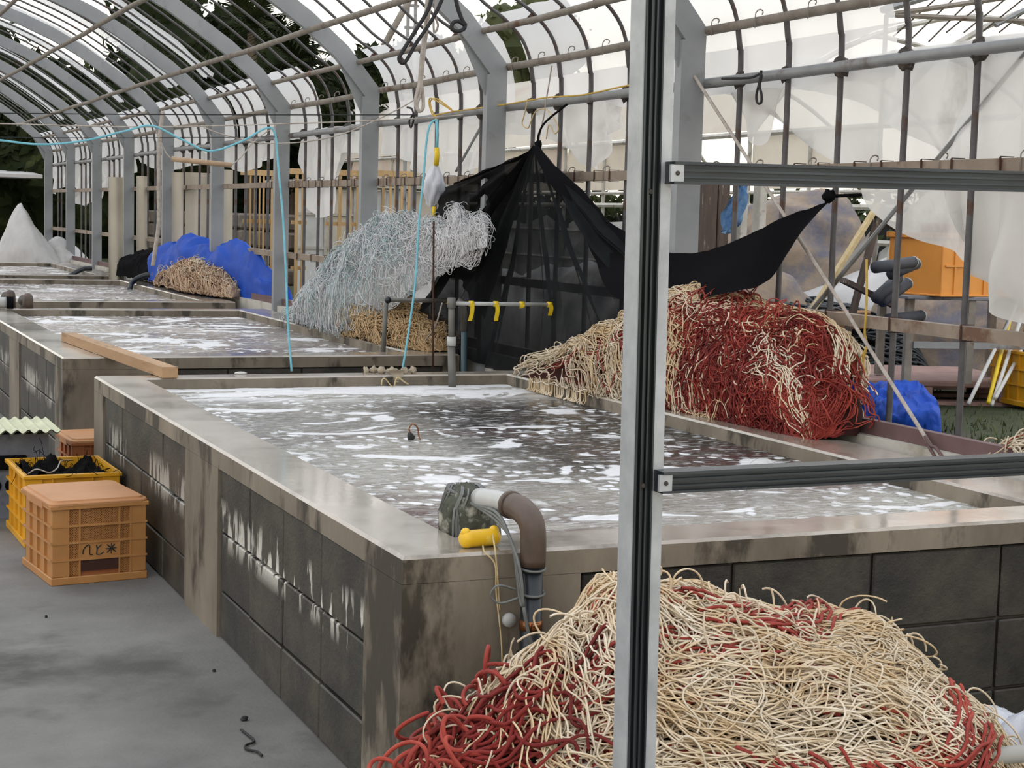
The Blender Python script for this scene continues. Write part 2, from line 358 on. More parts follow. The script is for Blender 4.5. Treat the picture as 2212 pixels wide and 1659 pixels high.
R = np.array(ring).reshape(n, 4, 3); bm_.grid(R, True)
beam0 = bm_.build('roof_beam', 'steel_paint').data
gm = MB()
for s in (1,): gm.add([(3.64, -.006, 2.1), (3.64, .006, 2.1), (3.64, .006, 2.27), (3.64, -.006, 2.27), (3.45, -.006, 2.48), (3.45, .006, 2.48)], [[0, 3, 4], [1, 5, 2], [0, 4, 5, 1], [0, 1, 2, 3]])
gus0 = gm.build('gusset_plate', 'steel_paint').data
for o in [o for o in COL.objects if o.name in ('column', 'roof_beam', 'gusset_plate')]: bpy.data.objects.remove(o)
def place(name, me, loc, parent, sc=None, rot=None):
    o = bpy.data.objects.new(name, me); COL.objects.link(o); o.parent = parent; o.matrix_parent_inverse = parent_inv(parent); o.location = loc
    if sc: o.scale = sc
    if rot: o.rotation_euler = rot
    return o
for y in cy:
    place('column', col0, (0, y, 0), gh); place('column', col0, (-7.38, y, 0), gh); place('roof_beam', beam0, (0, y, 0), gh); place('gusset_plate', gus0, (0, y, 0), gh)
Y0, Y1 = -1.0, 27.5
# ribs
RIB = [(3.80, .30), (3.80, 1.2), (3.80, 2.08), (3.79, 2.2), (3.765, 2.33), (3.71, 2.43), (3.60, 2.53)]+[(x, z+.075) for x, z in ARCH[1:]]
rp = smooth_path([(x, 0, z) for x, z in RIB], 44); rp2 = smooth_path([(x, 0, z+.075) for x, z in [(0, 3.68), (-1.95, 3.395), (-3.23, 2.735), (-3.7, 2.27), (-3.8, 1.2), (-3.8, .3)]], 16)
rad = np.where(rp[:, 2] < 2.3, .0125, .0095); rad[:3] = .0125
ribm = MB(); v, f = tubes(rp[None], rad[None], 6); ribm.add(v, f); v, f = tubes(rp2[None], .0095, 5); ribm.add(v, f)
ribm = ribm.build('rib', 'dark_pipe', smooth=True); rib0 = ribm.data; bpy.data.objects.remove(ribm)
ribs = []
for y in cy[:-1]:
    offs = (.42, .80, 1.19, 1.58, 1.95) if y > 5 else (.67, 1.08, 1.48, 1.86, 2.25)
    for d in offs: ribs.append(y+d+random.uniform(-.02, .02))
for y in ribs: place('rib', rib0, (random.uniform(-.008, .008), y, 0), gh, rot=(random.uniform(-.006, .006), 0, 0))
# long rails
def rail(name, x, z, r, m, square=False, ya=Y0, yb=Y1, seg=2.235):
    q = MB()
    if square: q.box(x-r, x+r, ya, yb, z-r, z+r)
    else:
        P = [(x+random.uniform(-.004, .004), y, z+random.uniform(-.006, .006)) for y in np.arange(ya, yb, .75)]; q.tube(P, r, 8)
    return q.build(name, m, gh, smooth=not square)
rail('eave_rail', 3.765, 2.285, .021, 'rusty_pipe'); rail('side_rail', 3.765, 2.055, .023, 'galv_rail')
rail('tan_side_rail', 3.765, 1.655, .023, 'tan_rail', True); rail('tan_side_rail', 3.765, 1.075, .023, 'tan_rail', True)
rail('purlin', 3.60, 2.475, .019, 'rusty_pipe'); rail('purlin', 3.24, 2.66, .022, 'rusty_pipe'); rail('purlin', 2.58, 3.07, .022, 'rusty_pipe')
rail('purlin', 1.95, 3.33, .02, 'rusty_pipe'); rail('purlin', .9, 3.56, .02, 'rusty_pipe'); rail('purlin', -.9, 3.56, .02, 'rusty_pipe')
q = MB().box(3.70, 3.735, 1, 27, .655, .715); q.build('base_channel', 'brick_red', gh)
# clamps where ribs cross the side rail and the eave purlin, and wire clips on the rails
cl = MB(); cl.ball((0, 0, 0), .034, 5, 7, (.8, 1, 1.2), noise=.5); cl = cl.build('clamp', 'clamp'); clm = cl.data; bpy.data.objects.remove(cl)
cl = MB(); cl.ball((0, 0, 0), .026, 5, 7, noise=.5); cl = cl.build('clamp', 'rust'); clr = cl.data; bpy.data.objects.remove(cl)
cp = MB().tube(smooth_path([(-.028, 0, -.028), (-.028, 0, .03), (-.01, 0, .05), (.01, 0, .045), (.005, 0, .03)], 8), .003, 4); cp = cp.build('clip', 'rusty_pipe'); clip0 = cp.data; bpy.data.objects.remove(cp)
band = MB(); a = .027
for s in ((-a, a, -.004, .004, a, a+.003), (-a, a, -.004, .004, -a-.003, -a), (-a-.003, -a, -.004, .004, -a, a)): band.box(*s)
band = band.build('band', 'rust'); band0 = band.data; bpy.data.objects.remove(band)
for y in ribs:
    s = random.uniform(.8, 1.25)
    place('clamp', clm, (3.785, y, 2.055), gh, (s, s, s), (random.uniform(-1, 1), 0, 0))
    s = random.uniform(.7, 1.1)
    place('clamp', clr, (3.61, y, 2.485), gh, (s, s, s), (random.uniform(-1, 1), 0, 0))
    if y < 14:
        place('clip', clip0, (3.765, y+.17, 2.285), gh); place('clip', clip0, (3.765, y+.12, 1.655), gh)
        place('band', band0, (3.765, y+.05, 1.655), gh); place('band', band0, (3.765, y+.22, 1.655), gh); place('band', band0, (3.765, y-.05, 1.075), gh)
# diagonal braces of this frame
for a, b in ((W(2240, 85, x=3.84), W(1745, 680, x=3.84)), (W(1083, 195, x=3.84), W(985, 370, x=3.84))):
    MB().tube([a, b], .009, 6).build('diagonal_brace', 'galv_rail', gh)

# ---------------------------------------------------------------- tanks
TL, TX0, TX1, TH = 4.27, 1.29, 3.59, .64
def tank_parts(root, y0, right=TX1):
    """shell of block walls under a cast coping; y0 = near outer face"""
    x0, x1, y1 = TX0, right, y0+TL; ix0, ix1, iy0, iy1 = 1.50, right-.255, y0+.19, y0+TL-.14
    m = MB()      # coping ring, slightly rounded, one piece
    zb, zt, b = TH-.066, TH, .008
    def ringz(ox, oy, z): return [(x0+ox, y0+ox, z), (x1-ox, y0+ox, z), (x1-ox, y1-ox, z), (x0+ox, y1-ox, z)]
    def inr(o_, z): return [(ix0-o_, iy0-o_, z), (ix1+o_, iy0-o_, z), (ix1+o_, iy1+o_, z), (ix0-o_, iy1+o_, z)]
    G = np.array([ringz(0, 0, zt-b), ringz(b, b, zt), inr(b, zt), inr(0, zt-b)]); m.grid(G, True)
    m.build('coping', 'coping', root)
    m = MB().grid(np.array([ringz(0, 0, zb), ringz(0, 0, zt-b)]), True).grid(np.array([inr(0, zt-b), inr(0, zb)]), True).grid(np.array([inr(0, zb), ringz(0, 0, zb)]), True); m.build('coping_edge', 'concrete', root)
    m = MB()
    for q in (((ix0-.03, ix0, iy0-.03, iy1+.03)), ((ix1, ix1+.03, iy0-.03, iy1+.03)), ((ix0, ix1, iy0-.03, iy0)), ((ix0, ix1, iy1, iy1+.03))): m.box(*q, .0, zb)
    m.build('inner_lining', 'wall_inside', root)
    m = MB(); d = .022
    m.box(x0+d, ix0-.03, y0+d, y1-d, 0, zb); m.box(ix1+.03, x1-d, y0+d, y1-d, 0, zb); m.box(ix0, ix1, y0+d, iy0-.03, 0, zb); m.box(ix0, ix1, iy1+.03, y1-d, 0, zb)
    m.build('mortar_bed', 'mortar', root)
    # cast pillars
    pl = [(x0, x0+.463, y0, y0+.04), (x0, x0+.1, y0+.04, y0+.27), (x0, x0+.04, y0+1.81, y0+2.31), (x0, x0+.04, y1-.24, y1-.04), (x0, x0+.3, y1-.04, y1), (x1-.1, x1, y0, y0+.06), (x1-.04, x1, y0+.06, y1-.04), (x1-.3, x1, y1-.04, y1)]
    for i, (a, c, e, g_) in enumerate(pl): MB().box(a, c, e, g_, 0, zb-.001).build('pillar', 'concrete', root)
    rows = [(.005, .158), (.166, .358), (.366, zb-.006)]
    global BLK
    for face in ('left', 'front', 'back'):
        if face == 'left': spans = [(y0+.275, y0+1.805, 4), (y0+2.315, y1-.245, 4)]
        elif face == 'front': spans = [(x0+.468, x1-.105, 4)]
        else: spans = [(x0+.3, x1-.3, 4)]
        for a, c, k in spans:
            for r, (z0, z1) in enumerate(rows):
                for i in range(k):
                    u0, u1 = a+(c-a)*i/k+.004, a+(c-a)*(i+1)/k-.004; j = random.uniform(0, .005)
                    key = (face, round(u1-u0, 3), r)
                    if key not in BLK:
                        t = MB()
                        t.bev(0, .03, 0, u1-u0, 0, z1-z0, .004) if face == 'left' else t.bev(0, u1-u0, 0, .03, 0, z1-z0, .004)
                        t = t.build('block', 'block'); BLK[key] = t.data; bpy.data.objects.remove(t)
                    loc = (x0+j+.006, u0, z0) if face == 'left' else ((u0, y0+j+.006, z0) if face == 'front' else (u0, y1-.036-j, z0))
                    place('concrete_block', BLK[key], loc, root)
BLK = {}
TANKS = []
tl = ['long concrete block tank nearest the camera with wet pale coping, full of foaming water',
      'second concrete tank behind the nearest one, a timber batten on its near corner',
      'third concrete tank from the front, behind the net heap and blue tarpaulin',
      'farthest concrete tank in front of the draped white sheet']
wl = ['dark rippling water with white froth flecks in the nearest tank', 'brownish grey frothy water in the second tank', 'foamy grey water in the third tank', 'foamy water in the farthest tank']
for k in range(4):
    y0 = 3.54+5.26*k
    root = thing('concrete_tank', tl[k], 'tank', (2.4, y0, 0)); tank_parts(root, y0, TX1 if k == 0 else 3.53)
    ix1 = (TX1 if k == 0 else 3.53)-.255
    nx, ny = (150, 260) if k == 0 else (50, 80)
    X = np.linspace(1.5, ix1, nx)[:, None]+np.zeros(ny); Yg = np.linspace(y0+.19, y0+TL-.14, ny)[None]+0*X
    Z = .585+.0018*vnoise(np.stack([X, Yg*1.4, 0*X], -1), 14, 5)+.002*vnoise(np.stack([X, Yg, 0*X], -1), 3, 6)
    m = MB().grid(np.stack([X, Yg, Z], -1)); o = m.build('tank_water', 'water_near' if k == 0 else 'water_far', smooth=True)
    tag(o, wl[k], 'water', kind='stuff')
# ================================================================ near frame (film-lock framing of the gable end)
fr = thing('door_frame', 'upright galvanised post close to the camera with dark channel and two grey cross rails', 'metal frame', (1.3, 2.4, 0))
m = MB(); S0, S1 = np.array([.031, 0, 0]), np.zeros(3)
def up(x0, x1, y0, y1, mm):
    mm.hexa([np.array(p)+S0 for p in ((x0, y0, 0), (x1, y0, 0), (x1, y1, 0), (x0, y1, 0))]+[np.array(p) for p in ((x0, y0, 2.6), (x1, y0, 2.6), (x1, y1, 2.6), (x0, y1, 2.6))])
PX = 1.2625
up(PX, PX+.003, 2.405, 2.452, m); up(PX+.003, PX+.058, 2.449, 2.452, m); up(PX+.036, PX+.058, 2.405, 2.409, m); up(PX+.055, PX+.058, 2.409, 2.449, m); up(PX+.003, PX+.036, 2.418, 2.421, m)
m.build('post', 'galvanised', fr)
m = MB()
up(PX+.003, PX+.037, 2.411, 2.414, m)
for dx in (.003, .0125, .0225, .034): up(PX+dx, PX+dx+.003, 2.402, 2.412, m)
up(PX+.016, PX+.0215, 2.407, 2.412, m)
m.build('film_channel', 'dark_rail', fr)
for z in (.3, .99, 1.48, 2.1): MB().lathe([(0, .004), (.004, .003), (.005, 0), (.0, 0)], (PX+.0195+.031*(1-z/2.6), 2.4055, z), 8, (0, -1, 0)).build('screw', 'clamp', fr)
def cross_rail(pz0, pz1):
    a = np.array([1.322, 2.40, pz0]); b = np.array([2.9, 2.40, pz1]); m = MB()
    m.bar(a, b, .03, .028); m.bar(a+(0, -.008, .0165), b+(0, -.008, .0165), .040, .005)
    m.bar(a+(0, -.019, .005), b+(0, -.019, .005), .008, .004); m.bar(a+(0, -.019, -.006), b+(0, -.019, -.006), .008, .0035)
    m.bar(a+(0, -.008, -.0155), b+(0, -.008, -.0155), .038, .004)
    r = m.build('cross_rail', 'grey_rail', fr)
    m = MB(); m.box(1.316, 1.34, 2.374, 2.380, pz0-.014, pz0+.014); m.build('end_bracket', 'galvanised', r); MB().ball((1.328, 2.373, pz0), .004, 5, 8).build('screw', 'clamp', r)
cross_rail(1.511, 1.533); cross_rail(.998, 1.004)

# ================================================================ piles of netting
mat('cream_net', H('dac4a0'), H('c0a57e'), rough=.85, scale=5, c3=H('e3d6bf'), s3=3, t3=(.5, .62))
mat('pale_net', H('dccfb8'), H('bcab90'), rough=.85, scale=5)
mat('red_net', H('9c3a2e'), H('7f2a22'), rough=.85, scale=6, c3=H('b9503c'), s3=4)
mat('dark_red_net', H('7a2019'), H('581713'), rough=.9, scale=6, c3=H('963025'), s3=4)
mat('pink_net', H('c08670'), H('a4654f'), rough=.85, scale=5)
mat('white_net', H('e8e6e6'), H('cfd1d2'), rough=.8, scale=4, trans=.15)
mat('aqua_net', H('c0d3d2'), H('a9c1c1'), rough=.8, scale=5, trans=.15)
mat('tan_net', H('c9ae85'), H('a98b62'), rough=.85, scale=5)
mat('buff_net', H('c4a98c'), H('a58870'), rough=.85, scale=5)
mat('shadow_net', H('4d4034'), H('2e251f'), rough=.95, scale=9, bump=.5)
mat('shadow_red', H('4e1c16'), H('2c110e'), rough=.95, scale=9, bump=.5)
mat('base_white', H('c2c3c0'), H('96999a'), rough=.9, scale=9, bump=.5)
class Mound:
    """heap: ribbon of front-foot, crest and back-foot points, rounded profile"""
    def __init__(s, foot, crest, p=.8, lump=.03, lsc=3, seed=1, back=1.0):
        n = 40; s.B = smooth_path(foot, n); s.T = smooth_path(crest, n); s.p = p; s.l = lump; s.ls = lsc; s.seed = seed; s.back = back
    def __call__(s, u, v, h=0):
        u = np.clip(u, 0, 1)*(len(s.B)-1); i = np.minimum(u.astype(int), len(s.B)-2); t = (u-i)[..., None]
        B = s.B[i]*(1-t)+s.B[i+1]*t; T = s.T[i]*(1-t)+s.T[i+1]*t
        a = np.clip(v, 0, 2)*math.pi/2; D = T-B; D = D.copy(); k = (1-np.cos(a)); k = np.where(k > 1, 1+(k-1)*s.back, k)
        sz = np.abs(np.sin(a))**s.p; tp = np.sqrt(np.clip(1-np.abs(2*u/(len(s.B)-1)-1)**14, 0, 1)); sz = sz*(.12+.88*tp); k = k*(.3+.7*tp)
        P = B.copy(); P[..., :2] += D[..., :2]*k[..., None]; P[..., 2] += D[..., 2]*sz
        C = B.copy(); C[..., :2] += D[..., :2]; C[..., 2] += D[..., 2]*.25
        N = P-C; N /= np.linalg.norm(N, axis=-1, keepdims=True)+1e-9
        ln = vnoise(P, s.ls, s.seed)*s.l*np.minimum(1, np.sin(a)*2+.15)
        return P+N*(ln+h)[..., None]
    def surf(s, nu=60, nv=36, h=-.03):
        u, v = np.meshgrid(np.linspace(0, 1, nu), np.linspace(0.0, 2, nv), indexing='ij')
        return s(u, v, np.full(u.shape, h))
def strands(M, k, m, step, ang=0, spread=.25, h=(0, .02), vr=(.03, 1.5), ur=(0, 1), wig=.5, fs=2.0, seed=1, lift=0, g=1, w=.02):
    """k strands of m points following a shared, gently swirling flow over the heap"""
    r = np.random.default_rng(seed)
    u = r.uniform(*ur, k); v = r.uniform(*vr, k); a0 = ang+r.normal(0, spread, k)
    hh = r.uniform(*h, k); ph = r.random(k)*6.28; fr_ = r.uniform(.25, .6, k); out = []
    if g > 1:
        u, v, a0, hh, ph, fr_ = [np.repeat(q, g) for q in (u, v, a0, hh, ph, fr_)]; k *= g; u = u+r.normal(0, w, k); v = np.abs(v+r.normal(0, w*2.2, k)); a0 = a0+r.normal(0, .07, k); ph = ph+r.normal(0, .35, k)
    # scale of u and v in metres
    Lu = np.linalg.norm(np.diff(M.T, axis=0), axis=1).sum()+.01; Lv = np.linalg.norm(M.T-M.B, axis=1).mean()*1.2+.01
    for j in range(m):
        out.append(M(u, v, hh+lift*np.sin(np.pi*j/(m-1))))
        q = np.stack([u*Lu, v*Lv, np.full(k, seed*1.0)], -1)
        a = a0+1.1*vnoise(q, fs, seed+3)+wig*np.sin(ph+fr_*j)
        u = u+np.cos(a)*step/Lu; v = v+np.sin(a)*step/Lv
        v = np.abs(v)
        u = np.where(u > 1, 2-u, np.where(u < 0, -u, u)) if False else np.clip(u, 0, 1)
        hh = np.clip(hh+r.normal(0, .003, k), h[0], h[1]*1.3)
    return np.stack(out, 1)
def loops(M, k, R, m=14, ur=(0, 1), vr=(.1, 1.2), seed=1, squash=.6):
    """loose loops of twine standing off the heap"""
    r = np.random.default_rng(seed); out = []
    for i in range(k):
        u = r.uniform(*ur); v = r.uniform(*vr); rr = r.uniform(*R); t0 = r.random()*6.28; d = r.normal(size=3); d[2] = abs(d[2])*.6; d /= np.linalg.norm(d)
        c = M(np.array([u]), np.array([v]), np.array([rr*.45]))[0]; a = np.cross(d, r.normal(size=3)); a /= np.linalg.norm(a); b = np.cross(d, a)
        t = t0+np.linspace(0, r.uniform(4, 6), m)
        out.append(c+rr*(np.cos(t)[:, None]*a+squash*np.sin(t)[:, None]*b)+d*np.linspace(0, rr*.5, m)[:, None])
    return np.array(out)
def heap(name, label, cat, M, mound_mat, sets, group=None):
    root = thing(name, label, cat, tuple(M.B.mean(0)*.5+M.T.mean(0)*.5)[:2]+(float(M.B[:, 2].min()),), group)
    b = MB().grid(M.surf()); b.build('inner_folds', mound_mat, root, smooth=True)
    for pn, mt, r, n, P in sets:
        q = MB(); v, f = tubes(P, r, n); q.add(v, f); stuff(q.build(pn, mt, root, smooth=True))
    return root
# --- front heap, between camera and nearest tank
foot = [(.98, 3.0, 0.02), (1.2, 2.72, 0), (1.6, 2.62, 0), (2.05, 2.6, 0), (2.4, 2.75, 0), (2.72, 2.95, 0)]
crest = [(1.13, 3.10, .22), (1.34, 3.1, .38), (1.50, 3.1, .47), (1.645, 3.11, .615), (1.72, 3.12, .65), (1.82, 3.12, .655), (2.17, 3.1, .60), (2.42, 3.1, .45), (2.66, 3.1, .14)]
crest = [W(a, b+22, y=3.10)-(0, 0, .022) for a, b in [(930, 1520), (1050, 1470), (1150, 1400), (1240, 1345), (1330, 1272), (1450, 1272), (1600, 1285), (1740, 1315), (1860, 1315), (1970, 1390), (2060, 1510), (2130, 1630)]]
Mf = Mound(foot, crest, p=.62, lump=.036, lsc=3.4, seed=4, back=.8)
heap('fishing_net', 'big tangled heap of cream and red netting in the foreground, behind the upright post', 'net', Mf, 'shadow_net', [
    ('red_rope', 'red_net', .0042, 4, strands(Mf, 150, 40, .016, .05, .35, (-.004, .016), (.35, 1.05), (.02, .8), .4, 2, 21)),
    ('red_rope', 'red_net', .0042, 4, strands(Mf, 60, 30, .013, .12, .12, (.016, .036), (.78, 1.0), (.46, .60), .25, 2, 22)),
    ('red_rope', 'red_net', .0045, 4, strands(Mf, 100, 26, .012, .0, .12, (.016, .040), (.24, .36), (.42, .66), .25, 1.6, 23)),
    ('red_rope', 'red_net', .0048, 5, loops(Mf, 34, (.035, .075), 22, (.04, .14), (.2, 1.0), 5)),
    ('red_rope', 'dark_red_net', .0045, 4, strands(Mf, 90, 30, .014, .3, .8, (.0, .03), (.15, .8), (.0, .14), .8, 3, 24)),
    ('cream_twine', 'cream_net', .0024, 3, strands(Mf, 105, 62, .014, .12, .35, (.004, .030), (.3, 1.5), (.05, 1), .42, 1.6, 31, g=9, w=.018)),
    ('cream_twine', 'cream_net', .0024, 3, strands(Mf, 90, 56, .014, -.4, .35, (.004, .030), (.25, 1.4), (.06, 1), .42, 1.6, 32, g=9, w=.018)),
    ('cream_twine', 'pale_net', .0024, 3, strands(Mf, 300, 50, .011, -1.0, .5, (.01, .03), (.3, 1.3), (.25, 1), .8, 2.4, 33)),
    ('loose_twine', 'pale_net', .0024, 4, loops(Mf, 190, (.02, .06), 20, (.02, .97), (.3, 1.1), 6)),
    ('loose_twine', 'cream_net', .0024, 4, loops(Mf, 26, (.03, .065), 22, (.2, .95), (.9, 1.1), 9)),
])
# --- red and cream heap on the right coping of the nearest tank
foot = [(3.30, 7.42, .645), (3.33, 7.0, .645), (3.37, 6.55, .645), (3.40, 6.2, .645), (3.44, 5.85, .645), (3.46, 5.5, .645), (3.50, 5.12, .645)]
crest = [(3.42, 7.36, .70), (3.48, 6.95, .84), (3.56, 6.52, 1.04), (3.60, 6.15, 1.115), (3.60, 5.85, 1.10), (3.61, 5.5, 1.04), (3.60, 5.28, .95), (3.58, 5.06, .72)]
Mr = Mound(foot, crest, p=.75, lump=.045, lsc=4.5, seed=8, back=.9)
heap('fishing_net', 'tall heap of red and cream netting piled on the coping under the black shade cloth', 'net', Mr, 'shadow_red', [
    ('red_twine', 'red_net', .003, 3, strands(Mr, 150, 36, .016, -.5, .6, (.0, .035), (.1, 1.4), (.5, 1), .7, 3, 41, g=6, w=.014)),
    ('red_twine', 'dark_red_net', .003, 3, strands(Mr, 760, 30, .016, -1.1, .7, (.0, .04), (.05, 1.3), (.5, 1), 1.0, 3.5, 42)),
    ('red_twine', 'red_net', .003, 3, strands(Mr, 70, 36, .018, -.1, .35, (.0, .028), (.1, .95), (.12, .62), .5, 2, 43, g=6, w=.014)),
    ('cream_twine', 'cream_net', .0029, 3, strands(Mr, 150, 40, .016, .05, .35, (.008, .036), (.45, 1.5), (.0, .7), .55, 2, 44, g=6, w=.016)),
    ('cream_twine', 'pale_net', .0029, 3, strands(Mr, 260, 36, .016, .0, .5, (.010, .04), (.05, 1.0), (.0, .42), .7, 2.5, 45)),
    ('cream_twine', 'cream_net', .0028, 3, strands(Mr, 130, 34, .016, -.3, .4, (.018, .045), (.15, 1.0), (.45, .98), .7, 2.5, 46)),
    ('loose_twine', 'red_net', .003, 3, loops(Mr, 240, (.03, .07), 16, (.5, 1), (.05, 1.1), 47)),
    ('loose_twine', 'cream_net', .0032, 3, loops(Mr, 90, (.02, .05), 16, (.0, .98), (.3, 1.1), 48)),
    ('hanging_fringe', 'cream_net', .0034, 3, np.array([smooth_path([(3.36+a, y, .66), (3.33, y-.03, .655), (3.315, y-.05, .61), (3.313, y-.04+b, .59)], 12) for y, a, b in zip(np.random.default_rng(3).uniform(6.75, 7.4, 70), np.random.default_rng(4).uniform(0, .06, 70), np.random.default_rng(5).uniform(-.04, .04, 70))])),
])
# --- pale net with a raised horn, beside the shade cloth
foot = [(3.42, 12.1, .50), (3.30, 11.4, .645), (3.26, 10.8, .65), (3.28, 10.1, .66), (3.40, 9.5, .68), (3.45, 9.1, .9), (3.44, 8.75, 1.22)]
crest = [(3.62, 12.1, .60), (3.60, 11.5, .84), (3.60, 11.0, 1.12), (3.58, 10.4, 1.35), (3.56, 9.7, 1.40), (3.52, 9.1, 1.41), (3.50, 8.66, 1.42)]
foot[-3:] = [W(945, 600, x=3.40), W(1005, 548, x=3.36), W(1052, 532, x=3.33)]; crest[-3:] = [W(930, 484, x=3.50), W(1000, 478, x=3.44), W(1056, 486, x=3.40)]
Mw = Mound(foot, crest, p=.7, lump=.065, lsc=3.8, seed=12, back=.7)
heap('gill_net', 'white and pale aqua fine net heaped high, one end lifted against the black cloth', 'net', Mw, 'base_white', [
    ('white_mesh', 'white_net', .0019, 3, strands(Mw, 4600, 13, .026, .6, 2.2, (.0, .05), (.0, 1.7), (.0, 1), 1.6, 4, 51)),
    ('aqua_mesh', 'aqua_net', .0019, 3, strands(Mw, 1200, 13, .028, .8, 2.0, (.0, .05), (.1, 1.6), (.0, .6), 1.6, 4, 52)),
    ('white_mesh', 'white_net', .002, 3, loops(Mw, 500, (.02, .07), 12, (.3, 1), (.2, 1.3), 53)),
    ('hanging_fringe', 'white_net', .0022, 3, np.array([smooth_path([W(q+a, 500+b, x=3.38), W(q+b, 535+a, x=3.36), W(q-18+a, 562+c*1.2, x=3.38), W(q-34+b, 556+a, x=3.37)], 12) for q, a, b, c in zip(np.random.default_rng(1).uniform(945, 1048, 110), np.random.default_rng(2).normal(0, 9, 110), np.random.default_rng(3).normal(0, 10, 110), np.random.default_rng(4).normal(0, 12, 110))])),
    ('aqua_mesh', 'aqua_net', .002, 3, loops(Mw, 200, (.02, .06), 12, (.0, .7), (.3, 1.3), 54)),
])
foot = [(3.42, 11.0, .645), (3.30, 10.4, .645), (3.28, 9.9, .645), (3.32, 9.3, .645), (3.42, 8.95, .645)]
crest = [(3.50, 11.0, .70), (3.48, 10.4, .84), (3.48, 9.9, .88), (3.50, 9.3, .82), (3.52, 8.95, .70)]
Mt = Mound(foot, crest, p=.7, lump=.03, lsc=5, seed=14)
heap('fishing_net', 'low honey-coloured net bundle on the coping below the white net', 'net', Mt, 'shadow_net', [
    ('tan_twine', 'tan_net', .003, 3, strands(Mt, 900, 26, .02, -.2, .5, (.0, .02), (.05, 1.5), (.0, 1), .7, 3, 55)),
    ('loose_twine', 'tan_net', .003, 3, loops(Mt, 160, (.02, .045), 12, (.0, 1), (.2, 1.2), 56))])
# --- buff net beside the blue tarpaulin
foot = [(3.50, 17.3, .66), (3.38, 16.6, .66), (3.38, 15.6, .66), (3.45, 14.8, .66), (3.60, 14.4, .66)]
crest = [(3.60, 17.2, .74), (3.56, 16.6, .84), (3.56, 15.8, .92), (3.62, 15.0, .88), (3.70, 14.5, .72)]
Mb = Mound(foot, crest, p=.7, lump=.04, lsc=3, seed=15)
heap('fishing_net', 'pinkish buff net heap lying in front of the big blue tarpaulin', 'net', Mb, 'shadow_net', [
    ('buff_twine', 'buff_net', .0045, 3, strands(Mb, 900, 22, .035, .1, .5, (.0, .03), (.05, 1.5), (.0, 1), .7, 2.5, 57)),
    ('loose_twine', 'pale_net', .004, 3, loops(Mb, 150, (.03, .07), 10, (.0, 1), (.3, 1.2), 58))])
# --- pale net scrap on the right, outside the retaining wall
foot = [(3.74, 4.62, .60), (3.72, 4.3, .64), (3.72, 3.9, .66), (3.74, 3.5, .66)]
crest = [(4.02, 4.6, .66), (4.0, 4.3, .76), (4.0, 3.95, .82), (4.0, 3.5, .84)]
Ms = Mound(foot, crest, p=.7, lump=.04, lsc=4, seed=16)
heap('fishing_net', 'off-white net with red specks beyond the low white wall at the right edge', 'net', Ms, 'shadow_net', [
    ('pale_twine', 'pale_net', .0032, 3, strands(Ms, 600, 26, .016, .1, .5, (.0, .025), (.0, 1.5), (.0, 1), .7, 2.5, 61)),
    ('red_twine', 'red_net', .003, 3, strands(Ms, 30, 14, .014, .1, .5, (.0, .03), (.1, 1.3), (.0, 1), .7, 2.5, 62)),
    ('loose_twine', 'pale_net', .003, 3, loops(Ms, 90, (.02, .05), 14, (.0, 1), (.0, 1.2), 63))])

# ================================================================ sheets
def fan(name, peak, contour, mt, label=None, cat=None, parent=None, nu=140, nv=40, pleats=9, amp=.03, x=None, seed=0, kind=None, thick=0):
    """cloth gathered at a peak and spread to a contour, pleats opening from the peak"""
    C = smooth_path(contour, nu); P = np.array(peak, float)
    v = np.linspace(0, 1, nv)[None, :, None]; G = P*(1-v)+C[:, None]*v
    G[..., 2] -= .05*np.sin(v[..., 0]*math.pi)*.5
    u = np.linspace(0, 1, nu)[:, None]
    w_ = np.sin(u*pleats*6.283+1.3*np.sin(u*9+seed))+.5*np.sin(u*pleats*2.7*6.283+seed)
    G[..., 0] += amp*w_*np.minimum(1, v[..., 0]*1.6+.15)*1.0-amp*.5
    G[..., 0] += .02*vnoise(G, 3, seed)
    m = MB().grid(G); o = m.build(name, mt, parent, smooth=True)
    if label: tag(o, label, cat)
    return o
def strip(name, top, bot, mt, label=None, cat=None, parent=None, nu=100, nv=30, amp=.03, sc=3, folds=6, seed=0, sag=0):
    A = smooth_path(top, nu); B = smooth_path(bot, nu); v = np.linspace(0, 1, nv)[None, :, None]
    G = A[:, None]*(1-v)+B[:, None]*v; u = np.linspace(0, 1, nu)[:, None]
    G[..., 0] += amp*np.sin(u*folds*6.283+2*v[..., 0]+seed)*(.3+.7*v[..., 0])+amp*vnoise(G, sc, seed)
    G[..., 2] += .15*amp*vnoise(G, sc*2, seed+1)-sag*np.sin(v[..., 0]*math.pi)
    o = MB().grid(G).build(name, mt, parent, smooth=True)
    if label: tag(o, label, cat)
    return o
def shade_mat():
    m = mat('shade_cloth', (.010, .011, .012), (.016, .017, .018), rough=.95, scale=8, alpha=.9, world=True, spec=.04)
    nt = m.node_tree; L = nt.links.new
    g = _n(nt, 'ShaderNodeNewGeometry'); mp = _n(nt, 'ShaderNodeMapping'); mp.inputs['Scale'].default_value = (1, 1, .25); L(g.outputs['Position'], mp.inputs[0])
    n = _n(nt, 'ShaderNodeTexNoise'); n.inputs['Scale'].default_value = 7; n.inputs['Detail'].default_value = 4; L(mp.outputs[0], n.inputs['Vector'])
    r = _n(nt, 'ShaderNodeMapRange'); r.inputs[1].default_value = .3; r.inputs[2].default_value = .7; r.inputs[3].default_value = .86; r.inputs[4].default_value = .985; L(n.outputs[0], r.inputs[0])
    for q in nt.nodes:
        if q.type == 'MIX_SHADER': L(r.outputs[0], q.inputs[0])
shade_mat()
mat('shade_dense', (.009, .009, .010), rough=.95, alpha=.965, spec=.03)
